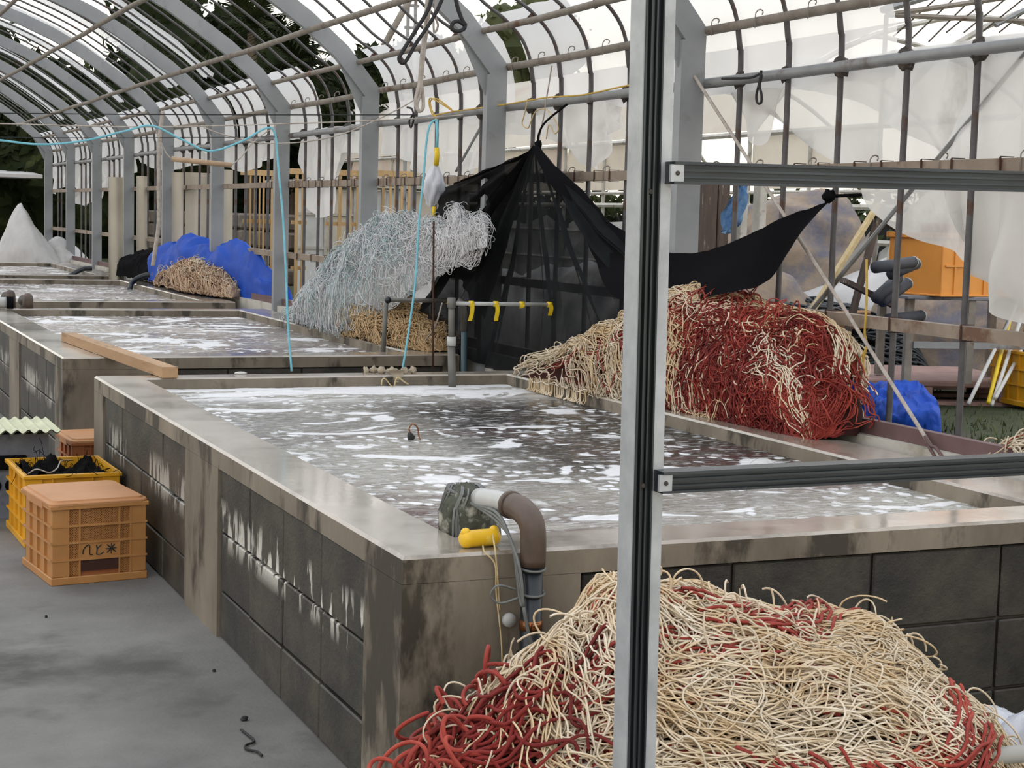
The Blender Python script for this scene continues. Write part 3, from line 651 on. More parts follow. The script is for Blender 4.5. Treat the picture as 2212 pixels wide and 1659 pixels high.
sc_ = thing('shade_cloth', 'black see-through shade cloth tied up to a point and draped over the heaps', 'cloth', (3.55, 8.2, .1))
X = 3.56
pk = W(1163, 314, x=3.64)
def Wp(pts, x): return [W(a, b, x=(x if np.isscalar(x) else x[i])) for i, (a, b) in enumerate(pts)]
fan('cloth_panel', pk, Wp([(1120, 335), (1060, 366), (1000, 391), (968, 399), (950, 428), (936, 473), (948, 520), (962, 562), (993, 602), (1010, 640), (1060, 690)], 3.66), 'shade_dense', parent=sc_, pleats=5, amp=.018, seed=2)
fan('cloth_panel', pk, Wp([(1085, 425), (1000, 545), (888, 697), (930, 738), (1005, 772), (1060, 794), (1130, 796), (1200, 752), (1270, 738), (1345, 705), (1400, 670), (1442, 655), (1440, 620)], [3.56, 3.53, 3.50, 3.52, 3.60, 3.62, 3.62, 3.60, 3.60, 3.58, 3.56, 3.55, 3.56]), 'shade_cloth', parent=sc_, pleats=8, amp=.035, seed=5, nu=200)
strip('cloth_panel', Wp([(1163, 314), (1230, 382), (1290, 450), (1350, 502), (1440, 545), (1520, 541), (1620, 506), (1700, 466), (1788, 424)], 3.62), Wp([(1163, 320), (1235, 480), (1300, 590), (1360, 650), (1440, 656), (1590, 630), (1640, 615), (1700, 545), (1790, 430)], [3.6, 3.55, 3.52, 3.5, 3.5, 3.52, 3.55, 3.6, 3.62]), 'black', parent=sc_, amp=.032, folds=3, sc=3, seed=3, sag=-.0, nu=180)
# tie at the peaks
a = W(1163, 312, x=3.64); MB().ball(a, .022, 6, 8, noise=.5).build('knot', 'black', sc_, smooth=True); MB().tube(smooth_path([a, a+(0, 0, .05), a+(.03, -.02, .12), (3.76, a[1]-.1, 2.04)], 14), .006, 5).build('tie_cord', 'black', sc_)
b = W(1790, 424, x=3.64); MB().ball(b, .026, 6, 8, noise=.6).build('knot', 'black', sc_, smooth=True); MB().tube([b, (3.79, b[1], b[2]+.01)], .007, 5).build('tie_cord', 'black', sc_)

# blue tarpaulins
def tarp_mat(n, a, b): mat(n, a, b, spec=.25, rough=.6, scale=3, world=True, bump=.5, bscale=14)
tarp_mat('tarp_blue', H('134ab0'), H('0f3c96'))
def tarp(label, foot, crest, seed, lump=.05, lsc=4, p=.6, nu=90, nv=50, back=.9, mt='tarp_blue'):
    M = Mound(foot, crest, p=p, lump=lump, lsc=lsc, seed=seed, back=back); G = M.surf(nu, nv, 0)
    cr = 1-np.abs(vnoise(G, lsc*1.5, seed+9)); cr = np.clip(cr-.7, 0, 1)*lump*1.2
    G[..., 2] += cr; G[..., 0] -= cr*.5
    o = MB().grid(G).build('tarpaulin', mt, smooth=True); tag(o, label, 'tarpaulin'); return o
tarp('crumpled blue tarpaulin heap on the coping beyond the buff net', [(3.46, 17.6, .66), (3.42, 16.9, .66), (3.45, 16.1, .66), (3.60, 15.2, .66), (3.72, 14.2, .56), (3.80, 13.4, .45)],
     [(3.66, 17.4, 1.0), (3.66, 16.8, 1.10), (3.70, 15.9, 1.14), (3.72, 15.1, 1.10), (3.78, 14.2, 1.02), (3.86, 13.3, .66)], 71, .10, 2.2)
tarp('small crumpled blue tarpaulin on the ground outside, below the slanting rope', [W(a, b, z=.45) for a, b in ((1760, 850), (1835, 885), (1880, 918), (1950, 938), (2035, 942))],
     [W(a, b, x=c) for a, b, c in ((1770, 790, 5.2), (1835, 800, 5.1), (1880, 835, 5.1), (1960, 835, 5.15), (2030, 850, 5.2))], 73, .06, 6)
tarp('black folded cover lying on the coping left of the blue tarpaulin', [(3.40, 19.3, .66), (3.36, 18.7, .66), (3.4, 18.0, .66), (3.48, 17.5, .66)],
     [(3.58, 19.3, .84), (3.6, 18.7, .90), (3.62, 18.1, .98), (3.66, 17.5, .86)], 75, .05, 4, mt='black')
# ================================================================ torn greenhouse film
def film_band(y0, y1, label, gaps=()):
    """cover stretched outside the ribs from the eave purlin down to the side rail"""
    prof = np.array([(3.60, 2.555), (3.68, 2.50), (3.745, 2.43), (3.79, 2.33), (3.82, 2.2), (3.825, 2.10), (3.825, 2.02)])
    ys = np.arange(y0, y1, .05); G = np.array([[(x, y, z) for x, z in prof] for y in ys])
    G[..., 0] += .012*vnoise(G, 4, 31)+.008*np.sin(ys*17)[:, None]; G[:, -1, 2] += .05*vnoise(G[:, -1], 3, 32); G[:, 0, 2] += .006*vnoise(G[:, 0], 6, 33)
    o = MB().grid(G).build('plastic_film', 'film', smooth=True); tag(o, label, 'plastic film')
film_band(5.2, 8.6, 'white film band over the curved ribs on both sides of the upright post')
film_band(8.75, 11.0, 'white film band on the curved ribs above the pale net')
film_band(11.25, 11.75, 'narrow torn flap of white film standing alone between two gaps at the eave')
film_band(12.5, 15.2, 'white film band on the curved ribs left of the torn gap at the eave')
film_band(15.25, 27, 'far white film band along the eave, towards the end of the greenhouse')
def drape(label, top, bot, x, mt='film_dirty', **k): return strip('plastic_film', Wp(top, x), Wp(bot, x), mt, label, 'plastic film', **k)
drape('limp grey film hanging below the side rail left of the shade cloth peak', [(826, 262), (900, 250), (980, 240), (1062, 230)], [(829, 330), (870, 345), (905, 378), (960, 392), (1000, 380), (1058, 352)], 3.86, folds=7, seed=1)
drape('pale pointed flap of film hanging right of the shade cloth peak', [(1098, 226), (1180, 216), (1260, 206), (1345, 196)], [(1100, 292), (1190, 296), (1250, 346), (1292, 365), (1322, 300), (1345, 262)], 3.86, folds=5, seed=2)
drape('grey film strip hanging low behind the ribs right of the wooden racks', [(645, 286), (700, 276), (760, 270), (800, 262)], [(652, 350), (668, 458), (722, 456), (738, 340), (800, 335)], 3.87, folds=5, seed=3)
drape('sagging band of grey film under the side rail above the wooden racks', [(480, 318), (530, 308), (580, 298), (622, 292)], [(482, 352), (525, 372), (572, 352), (622, 318)], 3.87, folds=4, seed=4)
drape('torn film hanging behind the ribs above the blue tarpaulin', [(300, 335), (350, 330), (410, 322), (470, 312)], [(302, 352), (350, 368), (410, 360), (470, 345)], 3.87, folds=4, seed=5)
drape('ragged white film tatters at the far end of the side wall', [(108, 352), (160, 350), (230, 344), (290, 336)], [(112, 420), (150, 400), (178, 446), (225, 415), (290, 372)], 3.87, folds=6, seed=6, amp=.05)
drape('large grey film sheet sagging diagonally outside the ribs on the right', [(1490, 198), (1650, 168), (1800, 135), (1960, 108), (2120, 86), (2290, 62)],
      [(1640, 192), (1720, 285), (1790, 358), (1870, 425), (1960, 508), (2050, 540), (2112, 566), (2172, 640), (2300, 745)], 3.90, folds=3, seed=7, amp=.04, sc=1.6, nu=200, nv=80)
drape('bright folded film layer lying over the big sagging sheet on the right', [(1560, 183), (1700, 152), (1840, 126), (1960, 106), (2120, 84), (2290, 60)],
      [(1600, 190), (1700, 190), (1830, 214), (1930, 268), (2010, 322), (2110, 372), (2290, 430)], 3.85, mt='film', folds=4, seed=8, amp=.035, sc=2, nu=180, nv=60)
drape('small curled flap of film hanging left of the big sagging sheet', [(1560, 185), (1600, 178), (1650, 170), (1700, 164)], [(1590, 200), (1612, 285), (1648, 312), (1690, 205)], 3.87, folds=2, seed=9, amp=.02, nu=40)
drape('dirty white film bundle hanging down at the right edge', [(2060, 400), (2110, 396), (2180, 392), (2290, 388)], [(2105, 520), (2130, 600), (2175, 690), (2290, 720)], 3.87, folds=3, seed=10, amp=.05, sc=2.5, nu=90, nv=60)
m = MB(); Wt = W(1966, 118, x=3.80)
m.ball(Wt, .05, 8, 10, (1.2, 1.1, 1), noise=.5); m.ball(Wt+(0, -.12, .0), .035, 6, 8, (1, 2.2, .7), noise=.5); o = m.build('film_knot', 'film', smooth=True)
bpy.data.objects.remove(o)
# strips of old cover still lying on the roof ribs
ARN = np.array(ARCH)[1:]+(0, .10)
ORD = 'first second third fourth fifth sixth seventh eighth ninth tenth eleventh twelfth thirteenth fourteenth'.split()
def roof_strip(y0, y1, i0, i1, seed):
    P = smooth_path([(x, 0, z) for x, z in ARN], 60)[int(i0*60):int(i1*60)]; n = len(P); t = np.linspace(0, 1, n); w = np.linspace(0, 1, 9)
    a = y0+.06*vnoise(np.stack([t*6, t*0, t*0+seed], -1), 1, seed); b = y1+.07*vnoise(np.stack([t*6, t*0+4, t*0+seed], -1), 1, seed+1)
    G = P[:, None]+np.stack([np.zeros((n, 9)), a[:, None]*(1-w)+b[:, None]*w, .015*np.sin(w*20+seed)+np.zeros((n, 9))], -1)
    return MB().grid(G).build('plastic_film', 'film_thin', smooth=True)
rs = [(14.75, 15.1, 0, .40), (15.7, 16.0, 0, .9), (16.1, 16.7, .0, .9), (17.8, 18.05, 0, .6), (19.0, 19.4, 0, .9), (21.3, 21.6, 0, .8), (23.6, 24.1, 0, .8), (25.2, 25.8, 0, .9)]
for i, a in enumerate(rs): tag(roof_strip(*a, 90+i), ORD[i].capitalize()+' of the torn pale film strips along the roof ribs, counting from the nearest', 'plastic film', 'strips of old cover on the roof ribs')

# ================================================================ outside: trees and bank
mat('leaf_dark', H('161c0d'), H('232b15'), rough=.9, spec=.1, scale=.8, c3=H('3b4122'), s3=1.2, t3=(.55, .7), trans=.15)
mat('leaf_olive', H('3a4220'), H('565a30'), rough=.8, scale=.8, trans=.3)
mat('bark', H('4a4036'), H('6a5d4e'), rough=.9, scale=6, bump=.5, stretch=(1, 1, .3))
mat('bank', H('3c3324'), H('544a30'), rough=.95, scale=.9, world=True, bump=1, bscale=3, c3=H('343c1c'), s3=.6, t3=(.45, .55))
def tree(label, x, y, h, r, zc, seed, mt='leaf_dark', n=5200, leaf=.13, blobs=16, group=None):
    rr = np.random.default_rng(seed); root = thing('tree', label, 'tree', (x, y, .2), group)
    m = MB(); base = np.array([x, y, .2]); m.tube(smooth_path([base, base+(.1, 0, h*.35), base+(-.1, .1, h*.7)], 8), .11, 7)
    C = []
    for i in range(blobs):
        d = rr.normal(size=3); d /= np.linalg.norm(d); c = np.array([x, y, zc])+d*r*np.array([.75, .5, .8*(h-zc)/r])*rr.uniform(.3, 1); C.append((c, rr.uniform(.28, .5)*r))
        if i < 7: m.tube([base+(0, 0, h*.4), c], .035, 4)
    m.build('trunk', 'bark', root)
    per = n//blobs; V = []
    for c, q in C:
        d = rr.normal(size=(per, 3)); d /= np.linalg.norm(d, axis=1)[:, None]; p = c+d*q*rr.uniform(.55, 1.05, per)[:, None]
        a = rr.normal(size=(per, 3)); a /= np.linalg.norm(a, axis=1)[:, None]; b = np.cross(a, d); b /= np.linalg.norm(b, axis=1)[:, None]+1e-6
        s = leaf*rr.uniform(.6, 1.4, per)[:, None]
        V.append(np.stack([p-a*s, p+b*s*.45, p+a*s, p-b*s*.45], 1))
    V = np.concatenate(V); k = len(V); m = MB()
    for c, q in C: m.ball(c, q*.82, 6, 9, noise=.35)
    m.add(V.reshape(-1, 3), np.arange(k*4).reshape(k, 4)); stuff(m.build('foliage', mt, root))
def at(px, y): q = W(px, 400, y=y); return q[0]
tg = 'trees beyond the left part of the roof'
for i, (px, y, top, rad) in enumerate(sorted([(15, 37, 60, 2.8), (110, 40, 70, 2.8), (215, 38, 60, 2.8), (320, 36, -20, 3.0), (430, 37, -5, 2.8), (60, 34, 150, 2.5), (500, 35, 90, 2.3), (180, 33, 140, 2.6), (620, 34, 160, 1.9), (560, 36, 60, 2.2), (390, 33, 120, 2.6), (290, 33, 100, 2.6), (470, 33, 150, 2.4), (590, 33, 200, 2.0)])):
    q = W(px, top, y=y); zt = q[2]; tree('dense dark evergreen, '+ORD[i]+' from the left of the trees seen through the roof', q[0], y, zt, rad, zt-rad*.95, 200+i, n=6500, leaf=.15, blobs=20, group=tg)
q = W(770, 100, y=38); tree('low rounded dark tree behind the bare roof bay, left of the hanging black ropes', q[0], 38, q[2], 1.3, q[2]-1.0, 230)
q = W(850, 85, y=38); tree('rounded dark tree directly behind the hanging black ropes', q[0], 38, q[2], 1.4, q[2]-1.1, 231)
q = W(940, 70, y=38); tree('dark tree right of the hanging black ropes, behind the white cord', q[0], 38, q[2], 1.3, q[2]-1.1, 232)
q = W(1110, -10, y=40); tree('airy olive tree rising above the eave left of the upright post', q[0], 40, q[2], 2.0, q[2]-1.7, 233, 'leaf_olive', n=2600, leaf=.12, blobs=22)
q = W(705, 215, y=30); tree('dark shrub filling the torn gap at the eave', q[0], 30, q[2]+.3, 1.5, q[2]-.9, 234)
for i, (px, y) in enumerate([(560, 400), (250, 400), (60, 400), (-60, 400)]):
    q = W(px, 400, y=33); tree('low dark bush behind the side wall, '+ORD[i]+' from the right', q[0], 33, 3.0, 1.6, 1.9, 240+i, n=3000, blobs=10, group='low bushes behind the side wall')
def palm(label, px, py, y, seed, k=26, L=1.3):
    c = W(px, py, y=y); rr = np.random.default_rng(seed); root = thing('palm', label, 'palm', (c[0], y, .3))
    MB().tube([(c[0], y, .3), c-(0, 0, .1)], .10, 8).build('trunk', 'bark', root)
    for i in range(k):
        az = i*2.4+rr.uniform(-.2, .2); el = rr.uniform(-.2, 1.3); d = np.array([math.cos(az)*math.cos(el), math.sin(az)*math.cos(el), math.sin(el)])
        t = np.linspace(0, 1, 16); P = c+d*(t*L)[:, None]; P[:, 2] -= (t**2)*L*.55*(1.1-el*.5)
        m = MB(); m.tube(P, .012, 4); T = np.gradient(P, axis=0); T /= np.linalg.norm(T, axis=1)[:, None]; S = np.cross(T, (0, 0, 1)); S /= np.linalg.norm(S, axis=1)[:, None]+1e-6
        for s in (-1, 1):
            for j in range(2, 16):
                l = .34*math.sin(min(1, t[j]*1.3+.15)*2.4)+.05; tip = P[j]+S[j]*s*l*.8+T[j]*l*.6-(0, 0, l*.15); a = P[j]-T[j]*.03; b = P[j]+T[j]*.03
                m.add([a, b, tip], [[0, 1, 2]])
        m.build('frond', 'leaf_dark', root)
palm('tall dark palm crown against the sky behind the roof ribs', 545, 60, 31, 1)
palm('smaller palm with drooping fronds right of the tall palm', 640, 135, 31, 2, 16, 1.2)
# bank behind the far end
X = np.linspace(-16, 22, 60)[:, None]+np.zeros(24); Yb = np.linspace(46, 62, 24)[None]+0*X; s = (Yb-46)/16
Z = .2+3.0*np.sin(np.clip(s*1.6, 0, 1)*1.57)+.5*vnoise(np.stack([X, Yb, 0*X], -1), .5, 7)*np.clip(s*4, 0, 1)
o = MB().grid(np.stack([X, Yb, Z], -1)).build('earth_bank', 'bank', smooth=True); struct(o)

# ================================================================ neighbouring greenhouse, about six metres off
mat('pipe_white', H('b9b6ac'), H('98958c'), rough=.5, scale=6, c3=H('5c4a3a'), s3=5, t3=(.58, .7))
mat('panel_cream', (.74, .68, .58), (.66, .60, .50), rough=.4, scale=1.2, world=True, trans=.5, c3=(.62, .50, .42), s3=.8, t3=(.5, .7))
mat('film_white2', (.78, .78, .76), (.66, .66, .64), rough=.4, scale=1.2, world=True, trans=.4, c3=(.5, .5, .48), s3=1.6, t3=(.5, .7))
ng = thing('neighbouring_greenhouse', 'neighbouring greenhouse with cream panels and pale pipes beyond the side wall', 'greenhouse', (9, 20, .45))
NX = 9.0
for y in np.arange(8, 44, 1.1): MB().tube([(NX, y, .45), (NX, y, 2.35)], .022, 6).build('post', 'pipe_white', ng)
for z, r in ((.95, .025), (1.30, .03), (1.62, .03), (1.76, .02), (2.35, .03)): MB().tube([(NX-.03, 7.5, z), (NX-.03, 44, z)], r, 6).build('rail', 'pipe_white', ng)
nA = [(9.0, 2.35), (9.6, 3.0), (10.6, 3.5), (12, 3.75), (13.4, 3.5), (14.4, 3.0), (15, 2.35)]
for y in np.arange(8, 44, 2.2): MB().tube(smooth_path([(x, y, z) for x, z in nA], 20), .03, 6).build('arch', 'pipe_white', ng)
k = 0
for y in np.arange(8, 43, 2.2):
    rr_ = random.Random(int(y*10))
    if y > 11 and rr_.random() < .8: G = np.array([[(NX+.04+.02*math.sin(7*b+a), y+a, b) for b in np.linspace(1.80, 2.33, 5)] for a in np.linspace(.02, 2.18, 8)]); MB().grid(G).build('panel', 'panel_cream', ng)
    if rr_.random() < .75: G = np.array([[(NX+.05+.04*math.sin(5*b+3*a), y+a, b) for b in np.linspace(.47, 1.2+.3*rr_.random(), 6)] for a in np.linspace(0, 2.2, 8)]); MB().grid(G).build('panel', 'film_white2', ng)
    P = smooth_path([(x, 0, z) for x, z in nA], 20)
    if y > 13: G = np.array([[(p[0], y+a, p[2]+.04) for a in (0, 1.1, 2.2)] for p in P[:9]]); MB().grid(G, ).build('panel', 'panel_cream', ng)
# a second, steel roofed bay seen high on the right
nr = thing('roof_frame', 'bare rusty roof trusses of another greenhouse at the top right', 'roof frame', (5.2, 7.5, .45))
def bp(a, b, r, m_='rusty_pipe', n_='truss_bar'): MB().tube([a, b], r, 5).build(n_, m_, nr)
YR = 11.0
P_ = lambda a, b, y=YR: W(a, b, y=y)
bp(P_(1915, 32), P_(2290, -22), .022); bp(P_(1915, 32), P_(2290, 50), .022); bp(P_(1905, 22), P_(2020, -12), .03, 'galv_rail'); bp(P_(2150, 55), P_(2290, -20), .022, 'galv_rail')
for i in range(7): bp(P_(1930+i*38, 78+6*i if i < 3 else 70), P_(2030+i*38, -10), .007, 'clamp')
bp(P_(1915, 32), (P_(1915, 32)[0], YR, .45), .02)
bp(P_(2225, 32), (P_(2225, 32)[0], YR, .45), .02)
# ================================================================ racks of pale timber behind the wall
mat('pale_wood', H('c2a374'), H('a98a5c'), rough=.7, scale=3, stretch=(3, 3, .4), bump=.1, c3=H('8c704a'), s3=4, t3=(.55, .7))
mat('batten_wood', H('b3906a'), H('9a7a58'), rough=.65, scale=4, stretch=(3, .4, 3), bump=.1, c3=H('6f5239'), s3=5, t3=(.55, .68))
mat('paper_white', (.78, .75, .68), rough=.6)
def rack(label, px0, px1, pyt, y, slats, mt='pale_wood', z0=.45, extra=False):
    a = W(px0, pyt, y=y); b = W(px1, pyt, y=y); zt = a[2]; root = thing('timber_rack', label, 'rack', (a[0], y, z0))
    MB().box(a[0]-.03, b[0]+.03, y-.03, y+.03, zt-.06, zt).build('top_beam', mt, root)
    for z in (z0+.35, z0+.85): MB().box(a[0], b[0], y+.01, y+.03, z, z+.04).build('cross_bar', mt, root)
    for i in range(slats):
        x = a[0]+(b[0]-a[0])*(i+.5)/slats+random.uniform(-.01, .01); w = (b[0]-a[0])/slats*random.uniform(.28, .42)
        MB().box(x-w/2, x+w/2, y-.022, y-.002, z0, zt-.06).build('slat', mt, root)
        if extra and i % 2: MB().box(x-w*.8, x+w*.8, y-.028, y-.022, z0+.15, z0+.4+.2*random.random()).build('paper_wrap', 'paper_white', root)
rack('tall rack of narrow pale timber slats beyond the blue tarpaulin', 527, 612, 366, 17.5, 9, extra=True)
rack('thin pale timber frame right of the slatted rack', 632, 665, 364, 17.5, 2)
rack('wide pale timber frame between two columns, left of the white net', 706, 785, 366, 16.8, 4)
rack('pale timber frame behind the top of the white net', 822, 890, 368, 16.2, 5)
# ================================================================ crates
mat('crate_orange', H('b5814a'), H('a5733f'), rough=.5, scale=5, bump=.05)
mat('lid_orange', H('b98556'), H('ac774a'), rough=.55, scale=4, bump=.05)
mat('box_orange', H('dd9440'), H('cf8838'), rough=.5, scale=5)
mat('crate_deep', H('a9663a'), H('935732'), rough=.5, scale=5)
mat('crate_yellow', H('dba11a'), H('c48c14'), rough=.45, scale=5, c3=H('a9863f'), s3=5, t3=(.6, .75))
mat('slot_dark', H('3a1d12'), rough=.8)
mat('ink', (.01, .01, .01), rough=.6)
mat('black_net', (.006, .006, .006), (.012, .012, .012), rough=1, scale=30, spec=.03)
mat('plastic_white', H('d5d4cf'), H('b9b8b4'), rough=.5, scale=5, bump=.3)
mat('plastic_bag', (.78, .80, .85), (.66, .68, .74), rough=.35, scale=6, bump=.6, bscale=16, trans=.2)
mat('pipe_grey', H('6d6d68'), H('57544d'), rough=.5, scale=8)
mat('pvc_light', H('b9bab6'), H('9fa09c'), rough=.35, scale=6)
mat('pipe_teal', H('3f5a60'), H('34474b'), rough=.5, scale=6)
mat('tape_yellow', H('e2c21a'), H('cfae12'), rough=.5, scale=10)
mat('float_yellow', H('e6b91c'), H('d6a715'), rough=.35, scale=8, c3=H('efd566'), s3=14, t3=(.6, .75))
mat('elbow', H('5d4d42'), H('46392f'), rough=.45, scale=9, c3=H('2f2622'), s3=7, bump=.1)
mat('pipe_black', H('14181c'), H('1f252a'), rough=.35, scale=8)
mat('hose_grey', H('5c5e5c'), H('747672'), rough=.6, scale=20)
mat('copper', H('7d4a2c'), H('9c6a44'), rough=.3, scale=10, metal=.8)
mat('weed', H('55584a'), H('2a2c1e'), rough=.8, scale=22, bump=.6, c3=H('a3a295'), s3=14, t3=(.52, .62))
mat('rope_blue', H('7fc0cf'), H('69aebf'), rough=.7, scale=30)
mat('rope_cream', H('cdb98e'), H('b39c70'), rough=.8, scale=30)
mat('rope_white', H('b4aca3'), H('91887f'), rough=.8, scale=30)
mat('rope_yellow', H('c7a64e'), H('b08f3c'), rough=.8, scale=30)
mat('rope_black', (.012, .012, .013), rough=.7)
mat('grey_metal', H('7c7f86'), H('5c6068'), rough=.5, scale=6, c3=H('44464a'), s3=8)
mat('cream_sheet', H('c9cbaa'), H('aeb092'), rough=.6, scale=6)
mat('rag', H('b7aa94'), H('8d8170'), rough=.9, scale=16, bump=.5)
mat('foam_grey', H('3b3e46'), H('2c2e34'), rough=.7, scale=8)
mat('foam_end', H('a5a39c'), rough=.9)
mat('pallet_pink', H('98796f'), H('7e635c'), rough=.8, scale=6, bump=.2)
mat('old_wood', H('5b4d44'), H('3c322c'), rough=.85, scale=5, stretch=(4, 4, .5), bump=.4, c3=H('b0a79c'), s3=6, t3=(.6, .68))
mat('heap_tan', H('94836f'), H('7d7063'), rough=.9, scale=6, world=True, bump=.8, bscale=14, c3=H('62616a'), s3=3.4, t3=(.46, .62))
mat('sheet_cream', H('bfb7a6'), H('aaa292'), rough=.6, scale=1.5, world=True)
mat('rod_wood', H('b39a80'), H('9c8368'), rough=.6, scale=10)
mat('tent_white', (.46, .45, .43), (.36, .35, .34), rough=.5, scale=2, world=True, bump=.3, bscale=8, c3=H('8b8378'), s3=1.3, t3=(.55, .7))
mat('hedge', H('28341a'), H('3f4a26'), rough=.9, scale=4)
mat('scrap_blue', H('3c6fae'), H('7ba3c8'), rough=.7, scale=20)
mat('board_rust', H('8a5a24'), H('5e4a38'), rough=.8, scale=6)
def local(root):  # builder in the root's own frame
    def f(m, name, mt, smooth=False, parent=None):
        me = m.build(name, mt, None, smooth=smooth); me.parent = parent or root; return me
    return f
def crate(name, label, loc, w, d, h, rz, mc, lid=None, mesh_front=True, rows=4, marks=False, group=None):
    """ribbed harvest crate, open-topped, front at local -y"""
    root = thing(name, label, 'crate', loc, group); root.rotation_euler = (0, 0, rz); L_ = local(root); t = .006
    x0, x1, y0, y1 = -w/2, w/2, -d/2, d/2
    m = MB()
    m.box(x0+.01, x1-.01, y0+.01, y1-.01, .004, .014)
    m.box(x0+.008, x0+.008+t, y0+.008, y1-.008, .01, h); m.box(x1-.008-t, x1-.008, y0+.008, y1-.008, .01, h)
    m.box(x0+.008, x1-.008, y1-.008-t, y1-.008, .01, h)
    if not mesh_front: m.box(x0+.008, x1-.008, y0+.008, y0+.008+t, .01, h)
    cw = w*.17
    for a, b in ((x0, x0+cw), (x1-cw, x1)): m.bev(a, b, y0, y0+.018, .03, h, .003)
    L_(m, 'body', mc)
    m = MB(); m.bev(x0-.004, x1+.004, y0-.004, y1+.004, 0, .03, .003); L_(m, 'foot_rim', mc)
    m = MB(); e = .008      # top rim ring
    for q in ((x0-e, x1+e, y0-e, y0+.012), (x0-e, x1+e, y1-.012, y1+e), (x0-e, x0+.012, y0+.012, y1-.012), (x1-.012, x1+e, y0+.012, y1-.012)): m.bev(*q, h-.016, h, .002)
    L_(m, 'rim', mc)
    zs = [.03+(h-.045)*k/rows for k in range(1, rows)]
    for z in zs:
        m = MB()
        for q in ((x0-.003, x1+.003, y0-.003, y0+.006), (x0-.003, x0+.008, y0, y1), (x1-.008, x1+.003, y0, y1), (x0, x1, y1-.006, y1+.003)): m.box(*q, z-.004, z+.004)
        L_(m, 'rib', mc)
    vx = [x0+cw, x0+w*.29, x1-w*.29, x1-cw]
    for x in vx: L_(MB().box(x-.003, x+.003, y0-.002, y0+.008, .03, h-.014), 'rib', mc)
    for y in [y0+d*k/4 for k in (1, 2, 3)]: L_(MB().box(x0-.002, x0+.008, y-.004, y+.004, .03, h-.014), 'rib', mc)
    if mesh_front:
        m = MB(); p = .0095
        zz = [.03]+zs+[h-.016]
        for r in range(rows):
            for c, (a, b) in enumerate(zip(vx[:-1], vx[1:])):
                if c == 1 and r <= (1 if marks else -1): continue
                za, zb = zz[r]+.004, zz[r+1]-.004
                for s in (1, -1):
                    k = -int((zb-za)/p)-1
                    while True:
                        xa = a+k*p if s > 0 else a+(k)*p+0
                        # diagonal line clipped to the panel
                        P0 = np.array([xa, za if s > 0 else zb]); D = np.array([1., s*1.])
                        t0 = max(0, (a-xa)); t1 = min(zb-za, b-xa)
                        if xa > b: break
                        if t1 > t0+.001:
                            A_ = P0+D*t0; B_ = P0+D*t1; m.bar((A_[0], y0+.006, A_[1]), (B_[0], y0+.006, B_[1]), .0026, .002, (0, 1, 0))
                        k += 1
        stuff(L_(m, 'lattice', mc)); L_(MB().box(x0+.01, x1-.01, y0+.012, y0+.014, .02, h-.01), 'front_skin', 'crate_deep' if 'orange' in mc else mc)
        if marks:
            L_(MB().box(vx[1]+.003, vx[2]-.003, y0+.001, y0+.006, zz[1]+.002, zz[2]-.004), 'name_plate', mc)
            L_(MB().box(vx[1]+.004, vx[2]-.004, y0+.0005, y0+.005, zz[0]+.018, zz[1]-.006), 'hand_slot', 'slot_dark')
            yz = y0-.0005; px, pw, pz, ph = vx[1]+.012, (vx[2]-vx[1])-.024, zz[1]+.014, zz[2]-zz[1]-.026
            S = [[(0, .15), (.02, .6), (.12, .95), (.2, .9), (.2, .1)], [(.2, .1), (.24, .02), (.30, .05)],
                 [(.40, .95), (.42, .55), (.40, .05)], [(.40, .05), (.5, 0), (.62, .22)], [(.42, .6), (.55, .95)],
                 [(.72, .9), (.98, .15)], [(.95, .9), (.72, .1)], [(.85, 1), (.84, 0)], [(.68, .5), (1.0, .55)]]
            for s in S:
                P = [(px+u*pw, yz, pz+v*ph) for u, v in s]; L_(MB().tube(smooth_path(P, 3+3*len(s)), .0021, 5), 'ink_stroke', 'ink')
    if lid:
        m = MB(); r = .03; pts = []
        for cx_, cy_, a0 in ((x1-r+.008, y1-r+.008, 0), (x0+r-.008, y1-r+.008, 90), (x0+r-.008, y0+r-.008, 180), (x1-r+.008, y0+r-.008, 270)):
            for k in range(5): a = math.radians(a0+22.5*k); pts.append((cx_+r*math.cos(a), cy_+r*math.sin(a)))
        P = np.array(pts); C = P.mean(0); n = len(P)
        rings = [(1.0, h-.004), (1.0, h+.006), (.985, h+.010), (.93, h+.011), (.915, h+.018), (.0, h+.019)]
        G = np.array([[(C[0]+(p[0]-C[0])*k, C[1]+(p[1]-C[1])*k, z) for p in P] for k, z in rings]); m.grid(G, True)
        ld = L_(m, 'lid', lid)
        L_(MB().box(x0-.010, x0+.004, y0+.10, y1-.10, h-.024, h+.004), 'lid_clasp', lid, parent=ld)
    return root
crate('lidded_crate', 'orange lidded crate with handwritten black marks, standing on the floor beside the nearest tank', (1.035, 6.50, 0), .365, .43, .305, .12, 'crate_orange', 'lid_orange', marks=True)
c2 = crate('open_crate', 'yellow open crate stuffed with black netting, behind the marked orange crate', (1.065, 7.27, 0), .395, .50, .305, .03, 'crate_yellow', mesh_front=False)
m = MB(); X, Yg = np.meshgrid(np.linspace(.89, 1.23, 40), np.linspace(7.05, 7.49, 40), indexing='ij'); Z = .27+.05*vnoise(np.stack([X, Yg, 0*X], -1), 11, 3)+.015*vnoise(np.stack([X, Yg, 0*X], -1), 40, 4)
Z = np.clip(Z, .22, .40); m.grid(np.stack([X, Yg, Z], -1)); m.grid(np.stack([X, Yg, 0*Z+.05], -1)[:, ::-1])
nb = thing('black_net', 'matted black netting heaped inside the yellow crate', 'net', (1.06, 7.27, .05)); m.build('matted_net', 'black_net', nb, smooth=True)
r = np.random.default_rng(5); P = []
